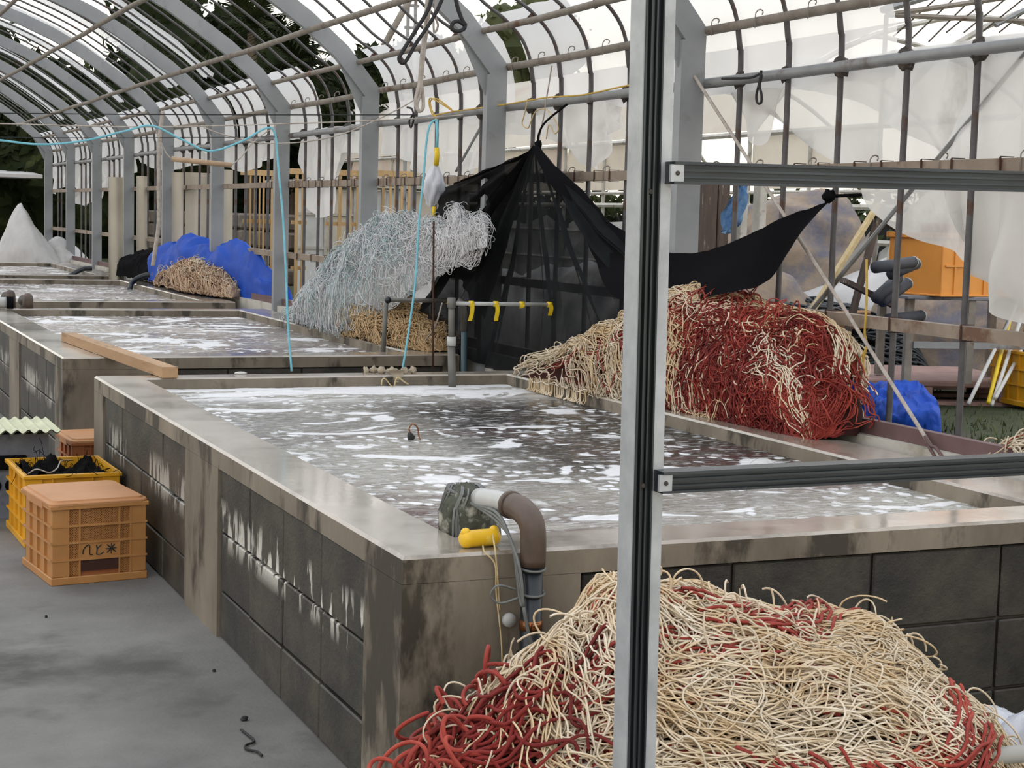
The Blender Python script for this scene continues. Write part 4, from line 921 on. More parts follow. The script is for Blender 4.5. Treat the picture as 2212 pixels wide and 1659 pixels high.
for i in range(160):
    u, v = r.integers(0, 40, 2); c = np.array([X[u, v], Yg[u, v], Z[u, v]]); d = r.normal(size=3)*.02; P.append(smooth_path([c, c+d+(0, 0, .012), c+d*1.5+r.normal(size=3)*.01, c+d*2-(0, 0, .012)], 8))
stuff(MB().tubes(np.array(P), .0015, 3).build('loose_strands', 'black_net', nb))
MB().tube(smooth_path([(.90, 7.10, .30), (.93, 7.06, .325), (.98, 7.05, .31), (1.02, 7.1, .32), (1.05, 7.2, .335), (1.1, 7.25, .33)], 20), .003, 5).build('pale_cord', 'rope_white', nb)
crate('lidded_crate', 'small orange lidded crate half hidden behind the corner of the nearest tank', (1.36, 8.18, 0), .30, .36, .30, .05, 'crate_deep', 'lid_orange', mesh_front=False)
# corrugated sheet over a grey box, left edge
cb = thing('grey_cabinet', 'battered grey metal box with round holes, under a corrugated cream sheet at the left edge', 'box', (.80, 7.95, 0))
m = MB(); m.box(.50, 1.07, 7.72, 8.10, .0, .385); m.build('body', 'grey_metal', cb)
for x, z, r_ in ((.905, .15, .03), (.83, .15, .03)): MB().lathe([(0, 0), (r_, 0), (r_, .01), (0, .01)], (x, 7.725, z), 14, (0, -1, 0)).build('round_hole', 'black', cb)
MB().bev(.72, .97, 7.700, 7.722, .225, .29, .004).build('side_opening', 'black', cb)
MB().box(1.066, 1.075, 7.80, 8.04, .05, .34).build('side_panel', 'old_wood', cb)
m = MB(); xs = np.linspace(.40, 1.11, 100); G = np.array([[(x, y, .41+.008*math.sin(x*125)) for y in (7.62, 7.85, 8.12)] for x in xs]); m.grid(G); G2 = G.copy(); G2[..., 2] -= .006; m.grid(G2[:, ::-1])
o = m.build('corrugated_sheet', 'cream_sheet', smooth=False); tag(o, 'cream corrugated sheet lying on the grey box at the left edge', 'sheet')
for x in (.55, .95): m = MB().box(x, x+.04, 7.75, 8.05, .385, .402); m.build('spacer', 'old_wood', cb)
# timber batten across two tanks
a, b = np.array([1.475, 9.85, .667]), np.array([1.615, 7.66, .667])
m = MB().bar(a, b, .075, .05); tag(m.build('timber_batten', 'batten_wood'), 'square timber batten laid across the gap between the first and second tank', 'batten')

# ================================================================ pipes
vp = thing('filling_pipe', 'thick black pipe with brown elbow bending over the near coping into the water', 'pipe', (1.59, 3.47, 0))
PXc, PYc = 1.602, 3.495
MB().lathe([(0, 0), (.026, 0), (.026, .62), (0, .62)], (PXc, PYc, 0), 20).build('black_pipe', 'pipe_black', vp, smooth=True)
MB().lathe([(.0, 0), (.033, 0), (.033, .03), (.0, .03)], (PXc, PYc, .37), 20).build('coupling', 'pipe_black', vp)
bend = smooth_path([(PXc, PYc, .61), (PXc, PYc, .68), (PXc-.004, PYc+.012, .718), (PXc-.012, PYc+.05, .738), (PXc-.02, PYc+.085, .742)], 20)
MB().tube(bend, .031, 18).build('elbow', 'elbow', vp, smooth=True)
MB().lathe([(.029, 0), (.034, 0), (.034, .012), (.029, .012)], tuple(bend[-1]), 18, (-.15, .98, .0)).build('elbow_collar', 'elbow', vp, smooth=True)
MB().tube(smooth_path([bend[-1], (PXc-.022, PYc+.17, .738), (PXc-.028, PYc+.27, .728)], 8), .0265, 18).build('outlet_pipe', 'pvc_light', vp, smooth=True)
for z in (.605, .545): MB().tube(smooth_path([(PXc+.03*math.cos(t), PYc+.03*math.sin(t), z+.004*math.sin(t)) for t in np.linspace(0, 6.0, 14)], 30), .0034, 6).build('wire_tie', 'hose_grey', vp, smooth=True)
MB().lathe([(.026, 0), (.0285, .001), (.0285, .024), (.026, .025)], (PXc, PYc, .455), 20).build('hose_clip', 'copper', vp, smooth=True)
MB().bev(PXc-.012, PXc+.010, PYc-.036, PYc-.026, .46, .476, .002).build('clip_screw', 'copper', vp)
m = MB(); m.lathe([(0, 0), (.016, 0), (.018, .01), (.008, .02), (.008, .05), (0, .05)], (PXc-.045, PYc+.02, .475), 12, (0, 1, 0)); m.build('wall_tap', 'pvc_light', vp, smooth=True)
# weed-clogged mesh bag on the outlet
wb = thing('mesh_bag', 'grey-green weed-clogged mesh bag tied over the pipe outlet in the water', 'bag', (1.55, 3.85, .59))
m = MB(); c = np.array([PXc-.040, PYc+.33, .665]); m.ball(c, .092, 18, 24, (.75, .9, 1.0), noise=.10); m.ball(c+(.02, -.04, -.045), .06, 12, 16, (1.1, .8, .8), noise=.2); m.build('bag', 'weed', wb, smooth=True)
r = np.random.default_rng(8)
stuff(MB().tubes(np.array([smooth_path([c+np.array([.066*math.cos(a), .078*math.sin(a), .02]), c+np.array([.05*math.cos(a+.3), .06*math.sin(a+.3), .075]), c+np.array([.03*math.cos(a+1), .02, .084]), c+np.array([-.05*math.cos(a), -.05, .04]), c+np.array([-.06*math.cos(a), -.065, -.05])], 14) for a in r.random(26)*6.28]), .003, 4).build('mesh_cords', 'hose_grey', wb))
for q in range(3):
    MB().tube(smooth_path([c+(-.05, .0, .06+.01*q), c+(-.01, -.08, .05), (PXc-.05, PYc+.10, .72-.01*q), (PXc-.045, PYc+.02, .66), (PXc-.04, PYc-.02, .60-.03*q), (PXc-.035, PYc-.032, .52)], 30), .0042, 6).build('tie_hose', 'hose_grey', wb, smooth=True)
MB().tube(smooth_path([(PXc-.035, PYc-.032, .52), (PXc-.02, PYc-.036, .45), (PXc+.0, PYc-.038, .40), (PXc+.012, PYc-.04, .36)], 16), .0042, 6).build('tie_hose', 'hose_grey', wb, smooth=True)
MB().tube(smooth_path([(PXc-.05, PYc-.02, .56), (PXc-.10, PYc-.03, .575), (PXc-.115, PYc-.02, .55), (PXc-.09, PYc-.02, .53), (PXc-.04, PYc-.02, .54)], 24), .003, 5).build('tie_loop', 'hose_grey', wb, smooth=True)
# yellow float on the corner
fl = thing('float', 'small yellow plastic float lying on the near corner of the coping', 'float', (1.47, 3.60, .64))
m = MB(); fc = np.array([1.508, 3.60, .662])
m.lathe([(0, -.052), (.014, -.051), (.020, -.046), (.0225, -.036), (.021, -.030), (.021, .030), (.0225, .036), (.020, .046), (.014, .051), (0, .052)], fc, 18, (.99, .12, 0)); m.build('body', 'float_yellow', fl, smooth=True)
for s in (-1, 1): MB().ball(fc+np.array([.039*s, .005*s, .015]), .013, 6, 10).build('end_lug', 'float_yellow', fl, smooth=True)
MB().tube(smooth_path([fc+(.025, -.02, .01), (1.52, 3.532, .645), (1.525, 3.53, .60), (1.53, 3.53, .55), (1.535, 3.53, .5)], 20), .002, 5).build('cord', 'rope_cream', fl)
MB().tube(smooth_path([fc+(.0, -.02, -.015), (1.495, 3.535, .64), (1.52, 3.53, .61), (1.525, 3.53, .54), (1.54, 3.525, .42), (1.545, 3.52, .3), (1.55, 3.5, .2)], 26), .002, 5).build('cord', 'rope_cream', fl)

# PVC pipe stands
pf = thing('pipe_stand', 'dark bent pipe standing in the second tank, with yellow tape on its top bar', 'pipe', (3.35, 9.62, .58))
YS = 9.0; a = W(827, 772, y=YS); b = W(834, 655, y=YS); c_ = W(838, 648, y=YS); e_ = W(1000, 650, y=YS); MB().tube([a, b], .014, 10).build('upright', 'pipe_grey', pf, smooth=True)
MB().tube([c_, e_], .013, 10).build('top_bar', 'pipe_grey', pf, smooth=True)
MB().ball(c_, .021, 6, 10).build('corner_elbow', 'pipe_black', pf, smooth=True)
MB().lathe([(.0, 0), (.019, 0), (.019, .03), (.0, .03)], c_*.22+e_*.78, 10, (1, 0, 0)).build('yellow_tape', 'tape_yellow', pf, smooth=True)
pg = thing('pipe_stand', 'grey upright pipe with pale side bar and hanging yellow tapes, in the nearest tank', 'pipe', (3.06, 7.6, .58))
yb = 7.60
ux = W(975, 740, y=yb)[0]; zt = W(972, 652, y=yb)[2]
MB().tube([(ux+.012, yb, .56), (ux, yb, .80)], .020, 10).build('lower_pipe', 'pipe_grey', pg, smooth=True)
MB().tube([(ux, yb, .80), (ux-.004, yb, zt)], .016, 10).build('upper_pipe', 'pipe_grey', pg, smooth=True)
MB().lathe([(.0, 0), (.024, 0), (.024, .045), (.0, .045)], (ux, yb, .79), 10).build('sleeve', 'pvc_light', pg, smooth=True)
MB().lathe([(.0, 0), (.022, 0), (.022, .05), (.0, .05)], (ux-.004, yb, zt-.03), 10).build('tee', 'pipe_grey', pg, smooth=True)
xe = W(1190, 658, y=yb); MB().tube([(ux, yb, zt-.008), (xe[0], yb, xe[2])], .010, 10).build('side_bar', 'pvc_light', pg, smooth=True)
for px, l, br in ((1018, .085, 0), (1071, .085, 1), (1127, .02, 0), (1187, .055, 2)):
    q = W(px, 656, y=yb); q[2] = zt-.008-(q[0]-ux)/(xe[0]-ux)*(zt-.008-xe[2])
    tp = MB(); tp.lathe([(.0, 0), (.014, 0), (.014, .024), (.0, .024)], (q[0]-.012, yb, q[2]), 10, (1, 0, 0)); t_ = tp.build('yellow_tape', 'tape_yellow', pg, smooth=True)
    m = MB(); G = np.array([[(q[0]+w*.011+(-.012*s*s if br == 0 else .003*math.sin(5*s)), yb-.014-.004*math.sin(3*s), q[2]-l*s) for w in (-1, 0, 1)] for s in np.linspace(0, 1, 6)]); m.grid(G); G2 = G.copy(); G2[..., 1] -= .0015; m.grid(G2[:, ::-1]); m.build('tape_tail', 'tape_yellow', t_)
ph = thing('standing_pipe', 'teal pipe standing behind the corner of the second tank, before the black cloth', 'pipe', (3.54, 8.70, 0))
q = W(1004, 655, y=8.72); MB().tube([(q[0]+.01, 8.72, .0), (q[0], 8.72, q[2]-.02)], .018, 10).build('lower_pipe', 'pipe_teal', ph, smooth=True)
MB().tube([(q[0], 8.72, q[2]-.16), (q[0], 8.72, q[2]), (q[0]-.04, 8.72, q[2]+.01)], .022, 10).build('dark_end', 'pipe_grey', ph, smooth=True)
# stub pipes on the corner between second and third tank
for px, pz, dy, lb in ((60, 672, 13.15, 'brown capped stub pipe on the corner between the second and third tank'), (22, 655, 13.62, 'brown capped stub pipe nearest the left edge, beyond the other stub')):
    q = W(px, pz, z=.60); s = thing('stub_pipe', lb, 'pipe', (q[0], q[1], .58)); q = W(px, pz, y=dy)
    MB().lathe([(0, 0), (.042, 0), (.042, .13), (.036, .16), (.02, .178), (0, .182)], (q[0], dy, .57), 14).build('upright', 'elbow', s, smooth=True)
    MB().tube([(q[0]-.03, dy+.02, .70), (q[0]-.02, dy+.17, .68)], .036, 12).build('back_arm', 'pipe_grey', s, smooth=True)
s = thing('open_pipe', 'pale pipe with dark open end at the left edge, lying on the coping corner', 'pipe', (1.45, 12.9, .64)); MB().tube([(1.30, 12.95, .695), (1.50, 12.9, .69)], .04, 14).build('tube', 'pvc_light', s, smooth=True); MB().lathe([(0, .0), (.04, .0), (.046, .0), (.046, .05), (.04, .05)], (1.48, 12.9, .69), 14, (1, -.1, 0)).build('socket', 'black', s, smooth=True)
# hose into the third tank
MB; o = MB().tube(smooth_path([(3.70, 16.9, .70), (3.55, 17.2, .74), (3.38, 17.3, .73), (3.25, 17.3, .66), (3.2, 17.2, .58)], 24), .028, 8).build('hose', 'pipe_black', smooth=True); tag(o, 'thick dark hose dipping over the coping into the third tank', 'hose')
o = MB().tube(smooth_path([(3.26, 19.9, .70), (3.15, 19.9, .69), (3.0, 19.8, .62), (2.95, 19.75, .57)], 14), .03, 8).build('hose', 'pipe_black', smooth=True); tag(o, 'short dark hose end hooked into the farthest tank', 'hose')
o = MB().bar((1.30, 18.95, .668), (1.95, 18.9, .66), .12, .02).build('orange_board', 'crate_orange'); tag(o, 'flat orange board lying over the gap before the farthest tank at the left edge', 'board')
for zz in (.40, .0): pass

# ================================================================ ropes and things hanging
def rope(name, label, pts, r, mt, n=60, cat='rope', sides=6):
    return tag(MB().tube(smooth_path(pts, n), r, sides).build(name, mt, smooth=True), label, cat)
Y7 = 7.75
rp_ = [W(*q, y=Y7) for q in [(-60, 296), (0, 303), (90, 312), (180, 304), (270, 283), (328, 272), (390, 300), (452, 326), (520, 306), (575, 277), (594, 290), (601, 360), (612, 480), (618, 600), (622, 700), (630, 802)]]
rope('rope', 'pale blue rope sagging from the left edge, then dropping to the far coping', rp_, .0055, 'rope_blue', 140)
rp_ = [W(*q, y=Y7) for q in [(942, 258), (930, 268), (922, 300), (915, 380), (905, 480), (898, 600), (885, 700), (869, 802)]]
rope('rope', 'pale blue rope hanging straight down by the white bag to the coping', rp_, .0055, 'rope_blue', 90)
rope('wire', 'thin black wire strung level from the left edge at eave height', [W(*q, y=Y7-.1) for q in [(-40, 244), (300, 247), (600, 248), (900, 248)]], .0028, 'rope_black')
rope('wire', 'lower thin black wire sagging from the left edge below the blue rope crest', [W(*q, y=Y7) for q in [(-40, 296), (200, 298), (400, 297), (600, 296)]], .0018, 'rope_black')
rope('cord', 'off-white cord strung nearly level just below the upper black wire', [W(*q, y=Y7) for q in [(-40, 266), (300, 274), (600, 268), (900, 256), (1000, 248)]], .0035, 'rope_white')
rope('cord', 'off-white cord rising across the columns towards the hanging black ropes', [W(*q, y=Y7+.2) for q in [(440, 275), (480, 290), (560, 308), (640, 308), (720, 295), (790, 270), (880, 225), (905, 205)]], .0035, 'rope_white')
rope('cord', 'yellowish cord running along the side rail to the upright post', [W(*q, x=3.70) for q in [(938, 250), (980, 241), (1090, 226), (1180, 211), (1260, 205), (1350, 186), (1420, 176)]], .0045, 'rope_yellow')
rope('cord', 'yellow looped cord knotted above the blue rope end', [W(*q, x=3.68) for q in [(980, 241), (950, 222), (930, 212), (927, 225), (934, 248), (944, 256), (934, 240), (930, 218), (945, 214), (975, 236)]], .0045, 'rope_yellow', 70)
rope('cord', 'tangled cream cords hanging beside the shade cloth peak', [W(*q, x=3.70) for q in [(1140, 218), (1132, 250), (1128, 268), (1140, 277), (1147, 262), (1158, 240), (1180, 236), (1200, 262), (1206, 280), (1198, 288), (1186, 270), (1180, 300)]], .0035, 'rope_cream', 90)
rope('cord', 'thin cord hanging from the eave rail to the shade cloth knot', [W(*q, x=3.70) for q in [(1192, 142), (1186, 180), (1180, 215), (1175, 250), (1166, 290), (1163, 308)]], .004, 'rope_white')
rope('rope', 'slanting pale guy rope from the column to the low white wall on the right', [W(1468, 118, x=3.70), W(1500, 165, x=3.70), W(1800, 630, x=3.70), W(2010, 962, x=3.68)], .0075, 'rope_white', 40)
rope('strap', 'dark red hook and loop at the foot of the slanting guy rope', [W(*q, x=3.655) for q in [(1998, 942), (2010, 962), (2022, 968), (2040, 996), (2030, 1002), (2012, 974), (2006, 962)]], .006, 'brick_red', 30)
rope('cord', 'yellowish cord knotted round the lower tan rail, ends dangling over the pallet', [W(*q, x=3.73) for q in [(1872, 560), (1872, 640), (1870, 690), (1868, 720), (1872, 745), (1862, 770), (1845, 790), (1846, 815), (1852, 826), (1866, 806), (1864, 780), (1872, 750)]], .0048, 'rope_yellow', 60)
for q, lb in (([(370, 245), (352, 240), (345, 300), (343, 400), (343, 480), (335, 540), (330, 575)], 'frayed off-white rope hanging down in front of the column left of the wooden rod'),):
    rope('rope', lb, [W(*p, y=14) for p in q[1:]], .018, 'rope_white')
# wooden rod hanging on a cord
rd = thing('hanging_rod', 'round pale wooden rod hanging level from cords under the eave', 'rod', tuple(W(435, 350, y=7.75)))
a, b = W(371, 343, y=7.75), W(500, 357, y=7.75); MB().tube([a, b], .0125, 12).build('rod', 'rod_wood', rd, smooth=True)
MB().tube(smooth_path([W(335, 280, y=7.75), W(350, 312, y=7.75), W(360, 332, y=7.75), a], 14), .003, 5).build('cord', 'rope_white', rd)
MB().tube(smooth_path([b, W(520, 340, y=7.75), W(550, 305, y=7.75), W(600, 268, y=7.75)], 14), .003, 5).build('cord', 'rope_white', rd)
# black ropes hanging from the roof
Y9 = 6.6
rope('rope', 'black rope hanging in a long narrow loop from the roof', [W(*q, y=Y9) for q in [(938, -30), (925, 20), (895, 70), (870, 110), (862, 126), (868, 136), (878, 130), (898, 95), (930, 48), (950, 10), (965, -30)]], .0085, 'rope_black', 70)
rope('rope', 'black rope ending in a ring, hanging from the roof beside the white rope', [W(*q, y=Y9) for q in [(980, -30), (987, 10), (997, 40), (1004, 54), (990, 46), (978, 50), (976, 62), (988, 68), (1002, 62), (1005, 50)]], .009, 'rope_black', 60)
for k in range(3): rope('rope', ('thick off-white rope hanging from the roof with looped end', 'second strand of the off-white rope bundle hanging from the roof', 'pale strand with the hook hanging right of the off-white rope bundle')[k],
    [W(*q, y=Y9+.1) for q in ([(935, -30), (922, 60), (913, 140), (908, 200), (900, 225), (905, 240), (914, 232), (913, 200), (910, 180)], [(925, -30), (918, 60), (910, 130), (906, 180), (898, 215), (902, 238)], [(944, -30), (940, 30), (946, 55), (938, 70), (936, 40)])[k]], .008 if k < 2 else .005, 'rope_white', 50)
rope('cable_tie', 'black looped cable tie hanging from the side rail right of the column', [W(*q, x=3.70) for q in [(1645, 152), (1640, 180), (1634, 205), (1636, 222), (1644, 222), (1645, 205), (1641, 185), (1644, 160), (1620, 168), (1560, 170)]], .0055, 'rope_black', 60, 'cable tie')
rope('cable', 'bent black cable end hooked on the side rail left of the white bag', [W(*q, x=3.70) for q in [(880, 232), (890, 236), (894, 255), (888, 275), (884, 262), (892, 248)]], .007, 'rope_black', 40, 'cable')
# white bag with yellow and blue ties
hb = thing('hanging_bag', 'crumpled white plastic bag hung up with yellow and blue ties left of the shade cloth', 'bag', tuple(W(935, 410, x=3.50)))
Xb = 3.50
prof = [(333+20, 4), (362, 10), (378, 17), (395, 25), (410, 24), (425, 17), (440, 12), (447, 6)]; G = []
for pz, rad_ in prof:
    c = W(941-(pz-353)*.10, pz, x=Xb); rr_ = rad_/3550*9.6
    G.append([c+np.array([.9*rr_*math.cos(t), .9*rr_*math.sin(t), 0])*(1+.18*math.sin(5*t+pz*.07)+.12*math.sin(9*t-pz*.11)) for t in np.linspace(0, 6.283, 36, endpoint=False)])
MB().grid(np.array(G), True).build('bag', 'plastic_bag', hb, smooth=True)
MB().tube([W(943, 320, x=Xb), W(944, 335, x=Xb), W(942, 357, x=Xb)], .016, 8).build('yellow_tie', 'tape_yellow', hb, smooth=True)
MB().tube([W(943, 258, x=Xb), W(945, 290, x=Xb), W(943, 325, x=Xb)], .009, 6).build('blue_tie', 'rope_blue', hb, smooth=True)
MB().tube([W(938, 446, x=Xb), W(937, 468, x=Xb)], .012, 8).build('yellow_tie', 'tape_yellow', hb, smooth=True)
rope('rod', 'thin dark rod standing before the pale net, from the cloth corner to the coping', [W(937, 478, y=7.85), W(936, 640, y=7.85), W(935, 796, y=7.85)], .005, 'rust', 6, 'rod')
rope('cord', 'short twisted pale cord from the pipe tee down to the second tank corner', [W(955, 655, y=7.7), W(940, 705, y=7.9), W(920, 735, y=8.8)], .004, 'rope_white', 20)
# rag and small things on the far coping / in the water
m = MB(); P = smooth_path([W(785, 801, z=.65), W(810, 799, z=.655), W(835, 801, z=.655), (2.80, 7.72, .655), (2.86, 7.72, .66)], 40); rr_ = .014+.008*np.sin(np.arange(40)*.9)+.004*np.sin(np.arange(40)*2.3)
v, f = tubes(P[None], rr_[None], 10); m.add(v, f); o = m.build('rag', 'rag', smooth=True); tag(o, 'twisted off-white rag lying on the far coping of the nearest tank', 'rag')
kn = thing('net_scrap', 'knotted pale net scrap hanging over the inner far edge, loops touching the foam', 'net', (2.78, 7.66, .60))
m = MB(); G = np.array([[W(858+w*18*(1-s*.8), 800+s*26, y=7.66) for w in (-1, 0, 1)] for s in np.linspace(0, 1, 8)]); G[..., 1] += .012*np.sin(np.arange(8)*1.3)[:, None]; m.grid(G); m.build('torn_piece', 'rag', kn, smooth=True)
MB().tube(smooth_path([W(*q, y=7.6) for q in [(824, 832), (826, 820), (832, 818), (842, 830), (848, 836)]], 16), .003, 5).build('loop', 'rope_cream', kn)
MB().tube(smooth_path([W(*q, y=7.6) for q in [(852, 834), (856, 818), (862, 816), (872, 824), (882, 830)]], 16), .0035, 5).build('loop', 'rope_cream', kn)
o = MB().ball(W(520, 806, z=.645), .018, 5, 10, (1.8, 1, .45)).build('foam_scrap', 'plastic_white', smooth=True); tag(o, 'small white foam scrap on the far coping of the nearest tank', 'scrap')
hk = thing('floating_hook', 'black fitting with a bent wire handle floating in the middle of the nearest tank', 'fitting', tuple(W(888, 945, z=.588)))
c = W(887, 944, z=.596); MB().ball(c, .018, 5, 8, (.8, 1, .9), noise=.5).build('fitting', 'rope_black', hk)
MB().tube(smooth_path([c+(0, 0, .01), W(884, 925, y=c[1]), W(892, 916, y=c[1]), W(902, 924, y=c[1]), W(904, 938, y=c[1]), W(908, 950, y=c[1]-.01)], 24), .0028, 5).build('wire_handle', 'copper', hk)
c = W(1648, 1020, z=.585); m = MB()
G = np.array([[c+np.array([.055*math.cos(t)*math.cos(p), .055*math.sin(t)*math.cos(p), .05*math.sin(p)]) for t in np.linspace(0, 6.283, 24, endpoint=False)] for p in np.linspace(0, 1.57, 8)]); m.grid(G, True)
mat('bubble', (.62, .62, .60), rough=.12, alpha=.55, spec=.8); o = m.build('froth_bubble', 'bubble', smooth=True); tag(o, 'large froth bubble standing on the water beside the upright post', 'bubble')
# weed scraps on the floor
rope('weed_strand', 'dark curling strand of seaweed on the concrete floor', [W(*q, z=.006) for q in [(521, 1576), (535, 1587), (547, 1597), (548, 1603), (531, 1610), (532, 1618), (556, 1624), (566, 1632)]], .0035, 'rope_black', 40, 'seaweed')
o = MB().ball(W(528, 1552, z=.006), .009, 5, 8, (1.2, 1, .9), noise=.5).build('weed_lump', 'rope_black'); tag(o, 'small black lump of weed on the floor above the curling strand', 'seaweed')
for k, (a, b, lb) in enumerate(((463, 1448, 'tiny dark weed crumb on the floor nearest the tank wall'), (100, 1332, 'dark speck of weed on the floor in front of the orange crate'))):
    o = MB().ball(W(a, b, z=.004), .006, 4, 6, noise=.6).build('weed_lump', 'rope_black'); tag(o, lb, 'seaweed')

# ================================================================ sacks under the front heap
def sack(label, c, s, seed, mt='plastic_bag'):
    th = np.linspace(0, math.pi, 26)[:, None]; ph = np.linspace(0, 6.283, 48, endpoint=False)[None]
    D = np.stack([np.sin(th)*np.cos(ph), np.sin(th)*np.sin(ph), np.cos(th)*np.ones_like(ph)], -1); R_ = 1+.12*vnoise(D, 2.2, seed)+.06*np.abs(vnoise(D, 6, seed+1))
    G = np.array(c)+D*R_[..., None]*np.array(s); G[..., 2] = np.maximum(G[..., 2], 0.002)
    o = MB().grid(G, True).build('sack', mt, smooth=True); return tag(o, label, 'sack')
sack('white plastic sack under the left of the foreground net heap', (1.42, 2.77, .18), (.17, .14, .19), 3)
tp_ = W(2130, 1528, y=3.15); sack('translucent white sack at the lower right corner, beside the foreground net heap', (tp_[0], 3.15, tp_[2]/2), (.17, .12, tp_[2]/2), 5)
tp_ = W(2225, 1545, y=3.0); sack('second pale sack at the lower right corner, against the frame edge', (tp_[0]+.05, 3.0, tp_[2]/2), (.12, .12, tp_[2]/2), 6)
o = MB().tube(smooth_path([W(1950, 1690, y=2.75), W(2060, 1650, y=2.74), W(2160, 1632, y=2.74), W(2280, 1625, y=2.76)], 20), .02, 8).build('grey_roll', 'foam_end', smooth=True); tag(o, 'pale grey rolled sheet lying at the lower right corner', 'roll')

# ================================================================ yard outside on the right
G_ = .46
# pallet
pl = thing('pallet', 'faded pink plastic pallet on the grass beyond the side wall', 'pallet', (5.9, 7.9, G_)); pl.rotation_euler = (0, 0, -.35); Lp = local(pl)
w_, d_ = .62, .5
Lp(MB().bev(-w_, w_, -d_, d_, .10, .135, .008), 'deck', 'pallet_pink')
for x in (-.56, 0, .56):
    for y in (-.44, 0, .44): Lp(MB().bev(x-.09, x+.09, y-.06, y+.06, .02, .10, .006), 'foot', 'pallet_pink')
for y in (-.44, 0, .44): Lp(MB().box(-w_, w_, y-.06, y+.06, 0, .02), 'skid', 'pallet_pink')
# table
tb = thing('table', 'low grey steel table standing on the pink pallet', 'table', (5.92, 7.43, .60)); tb.rotation_euler = (0, 0, -.25); Lt = local(tb)
Lt(MB().bev(-.36, .42, -.26, .3, .455, .475, .004), 'table_top', 'grey_metal')
for x, y in ((-.30, .24), (.37, .24), (.02, -.23), (.37, -.22), (-.32, -.2)): Lt(MB().box(x-.02, x+.02, y-.02, y+.02, 0, .456), 'leg', 'rusty_pipe')
for z in (.19,): Lt(MB().box(-.30, .40, -.235, -.21, z, z+.035), 'brace', 'galv_rail')
# orange fish box on the table
bx = thing('fish_box', 'orange ribbed plastic box standing on the grey table outside', 'box', (5.93, 7.40, 1.075)); bx.rotation_euler = (0, 0, .10); Lb = local(bx)
m = MB(); x0, x1, y0, y1, h, t = -.31, .31, -.21, .21, .34, .012
for q in ((x0, x1, y0, y0+t), (x0, x1, y1-t, y1), (x0, x0+t, y0+t, y1-t), (x1-t, x1, y0+t, y1-t)): m.bev(*q, 0, h, .003)
m.box(x0, x1, y0, y1, 0, .01); Lb(m, 'body', 'box_orange')
m = MB()
for q in ((x0-.015, x1+.015, y0-.015, y0+.01), (x0-.015, x1+.015, y1-.01, y1+.015), (x0-.015, x0+.01, y0, y1), (x1-.01, x1+.015, y0, y1)): m.bev(*q, h-.03, h, .003)
Lb(m, 'rim', 'box_orange')
for x in (-.22, -.12, .0, .06, .16, .24): Lb(MB().box(x-.006, x+.006, y0-.008, y0+.002, .01, h-.03), 'rib', 'box_orange')
for a, b in ((x0+.02, -.02), (.07, x1-.02)): Lb(MB().box(a, b, y0-.009, y0+.002, .16, .17), 'rib', 'box_orange')
Lb(MB().bev(x0-.012, x1+.012, y0-.012, y1+.012, 0, .012, .003), 'foot_rim', 'box_orange')
o = MB().bev(5.76, 6.04, 7.28, 7.52, 1.416, 1.47, .006).build('tray', 'crate_deep'); tag(o, 'small deep-orange tray on top of the orange box outside', 'tray')
# foam rollers
rl = [((1890, 578), (1972, 566), 'dark foam roller sticking out level, uppermost of the rollers left of the orange box'), ((1925, 592), (1978, 570), 'thick grey foam roller with pale end, in front of the orange box'), ((1892, 645), (1940, 600), 'steep dark foam roller at the left of the roller pile'),
      ((1905, 652), (1960, 612), 'short foam roller lying lowest at the table edge'), ((1918, 690), (1990, 682), 'foam roller hanging low under the table edge')]
for i, (p, q, lb) in enumerate(rl):
    a, b = W(*p, y=6.95+.05*i), W(*q, y=7.05+.05*i); s = thing('foam_roller', lb, 'roller', tuple(a)); MB().tube([a, b], .030, 14).build('tube', 'foam_grey', s, smooth=True)
    d = (b-a)/np.linalg.norm(b-a); MB().lathe([(0, 0), (.031, 0), (.031, .008), (0, .008)], b, 14, d).build('worn_end', 'foam_end', s)
# slanting timbers
for k, (a, b, y, r_, mt, lb) in enumerate([((1915, 470), (1735, 690), 7.6, .022, 'rusty_pipe', 'long rusty pole leaning to the right behind the ribs'), ((1898, 440), (1690, 775), 7.4, .018, 'rope_cream', 'pale pole crossing the long rusty pole'),
      ((1905, 440), (1815, 775), 7.4, .02, 'old_wood', 'dark stick crossing the two leaning poles'), ((1820, 605), (1930, 660), 7.2, .022, 'old_wood', 'dark charred board end pointing left under the rollers'), ((1890, 462), (1945, 500), 7.4, .022, 'old_wood', 'short dark batten nailed across the leaning poles')]):
    o = MB().bar(W(*a, y=y), W(*b, y=y), r_*2, r_*1.2).build('pole', mt); tag(o, lb, 'pole')
# yellow crate
crate('open_crate', 'bright yellow crate standing on the grass at the right edge', (tuple(W(2262, 872, z=.48))), .52, .38, .30, -.12, 'crate_yellow', mesh_front=False, rows=3)
# striped poles leaning
for k, (a, b, mt, lb) in enumerate([((2092, 872), (2195, 660), 'plastic_white', 'white pole with red tip leaning furthest left against the rail'), ((2135, 870), (2182, 690), 'tape_yellow', 'yellow pole leaning beside the white poles near the right edge'),
      ((2142, 875), (2205, 690), 'plastic_white', 'white pole right beside the yellow leaning pole'), ((2150, 860), (2222, 730), 'plastic_white', 'rearmost white pole leaning by the yellow crate')]):
    q0, q1 = W(*a, y=6.9), W(*b, y=6.9+.5); o = MB().tube([q0, q1], .011, 8).build('pole', mt, smooth=True); tag(o, lb, 'pole')
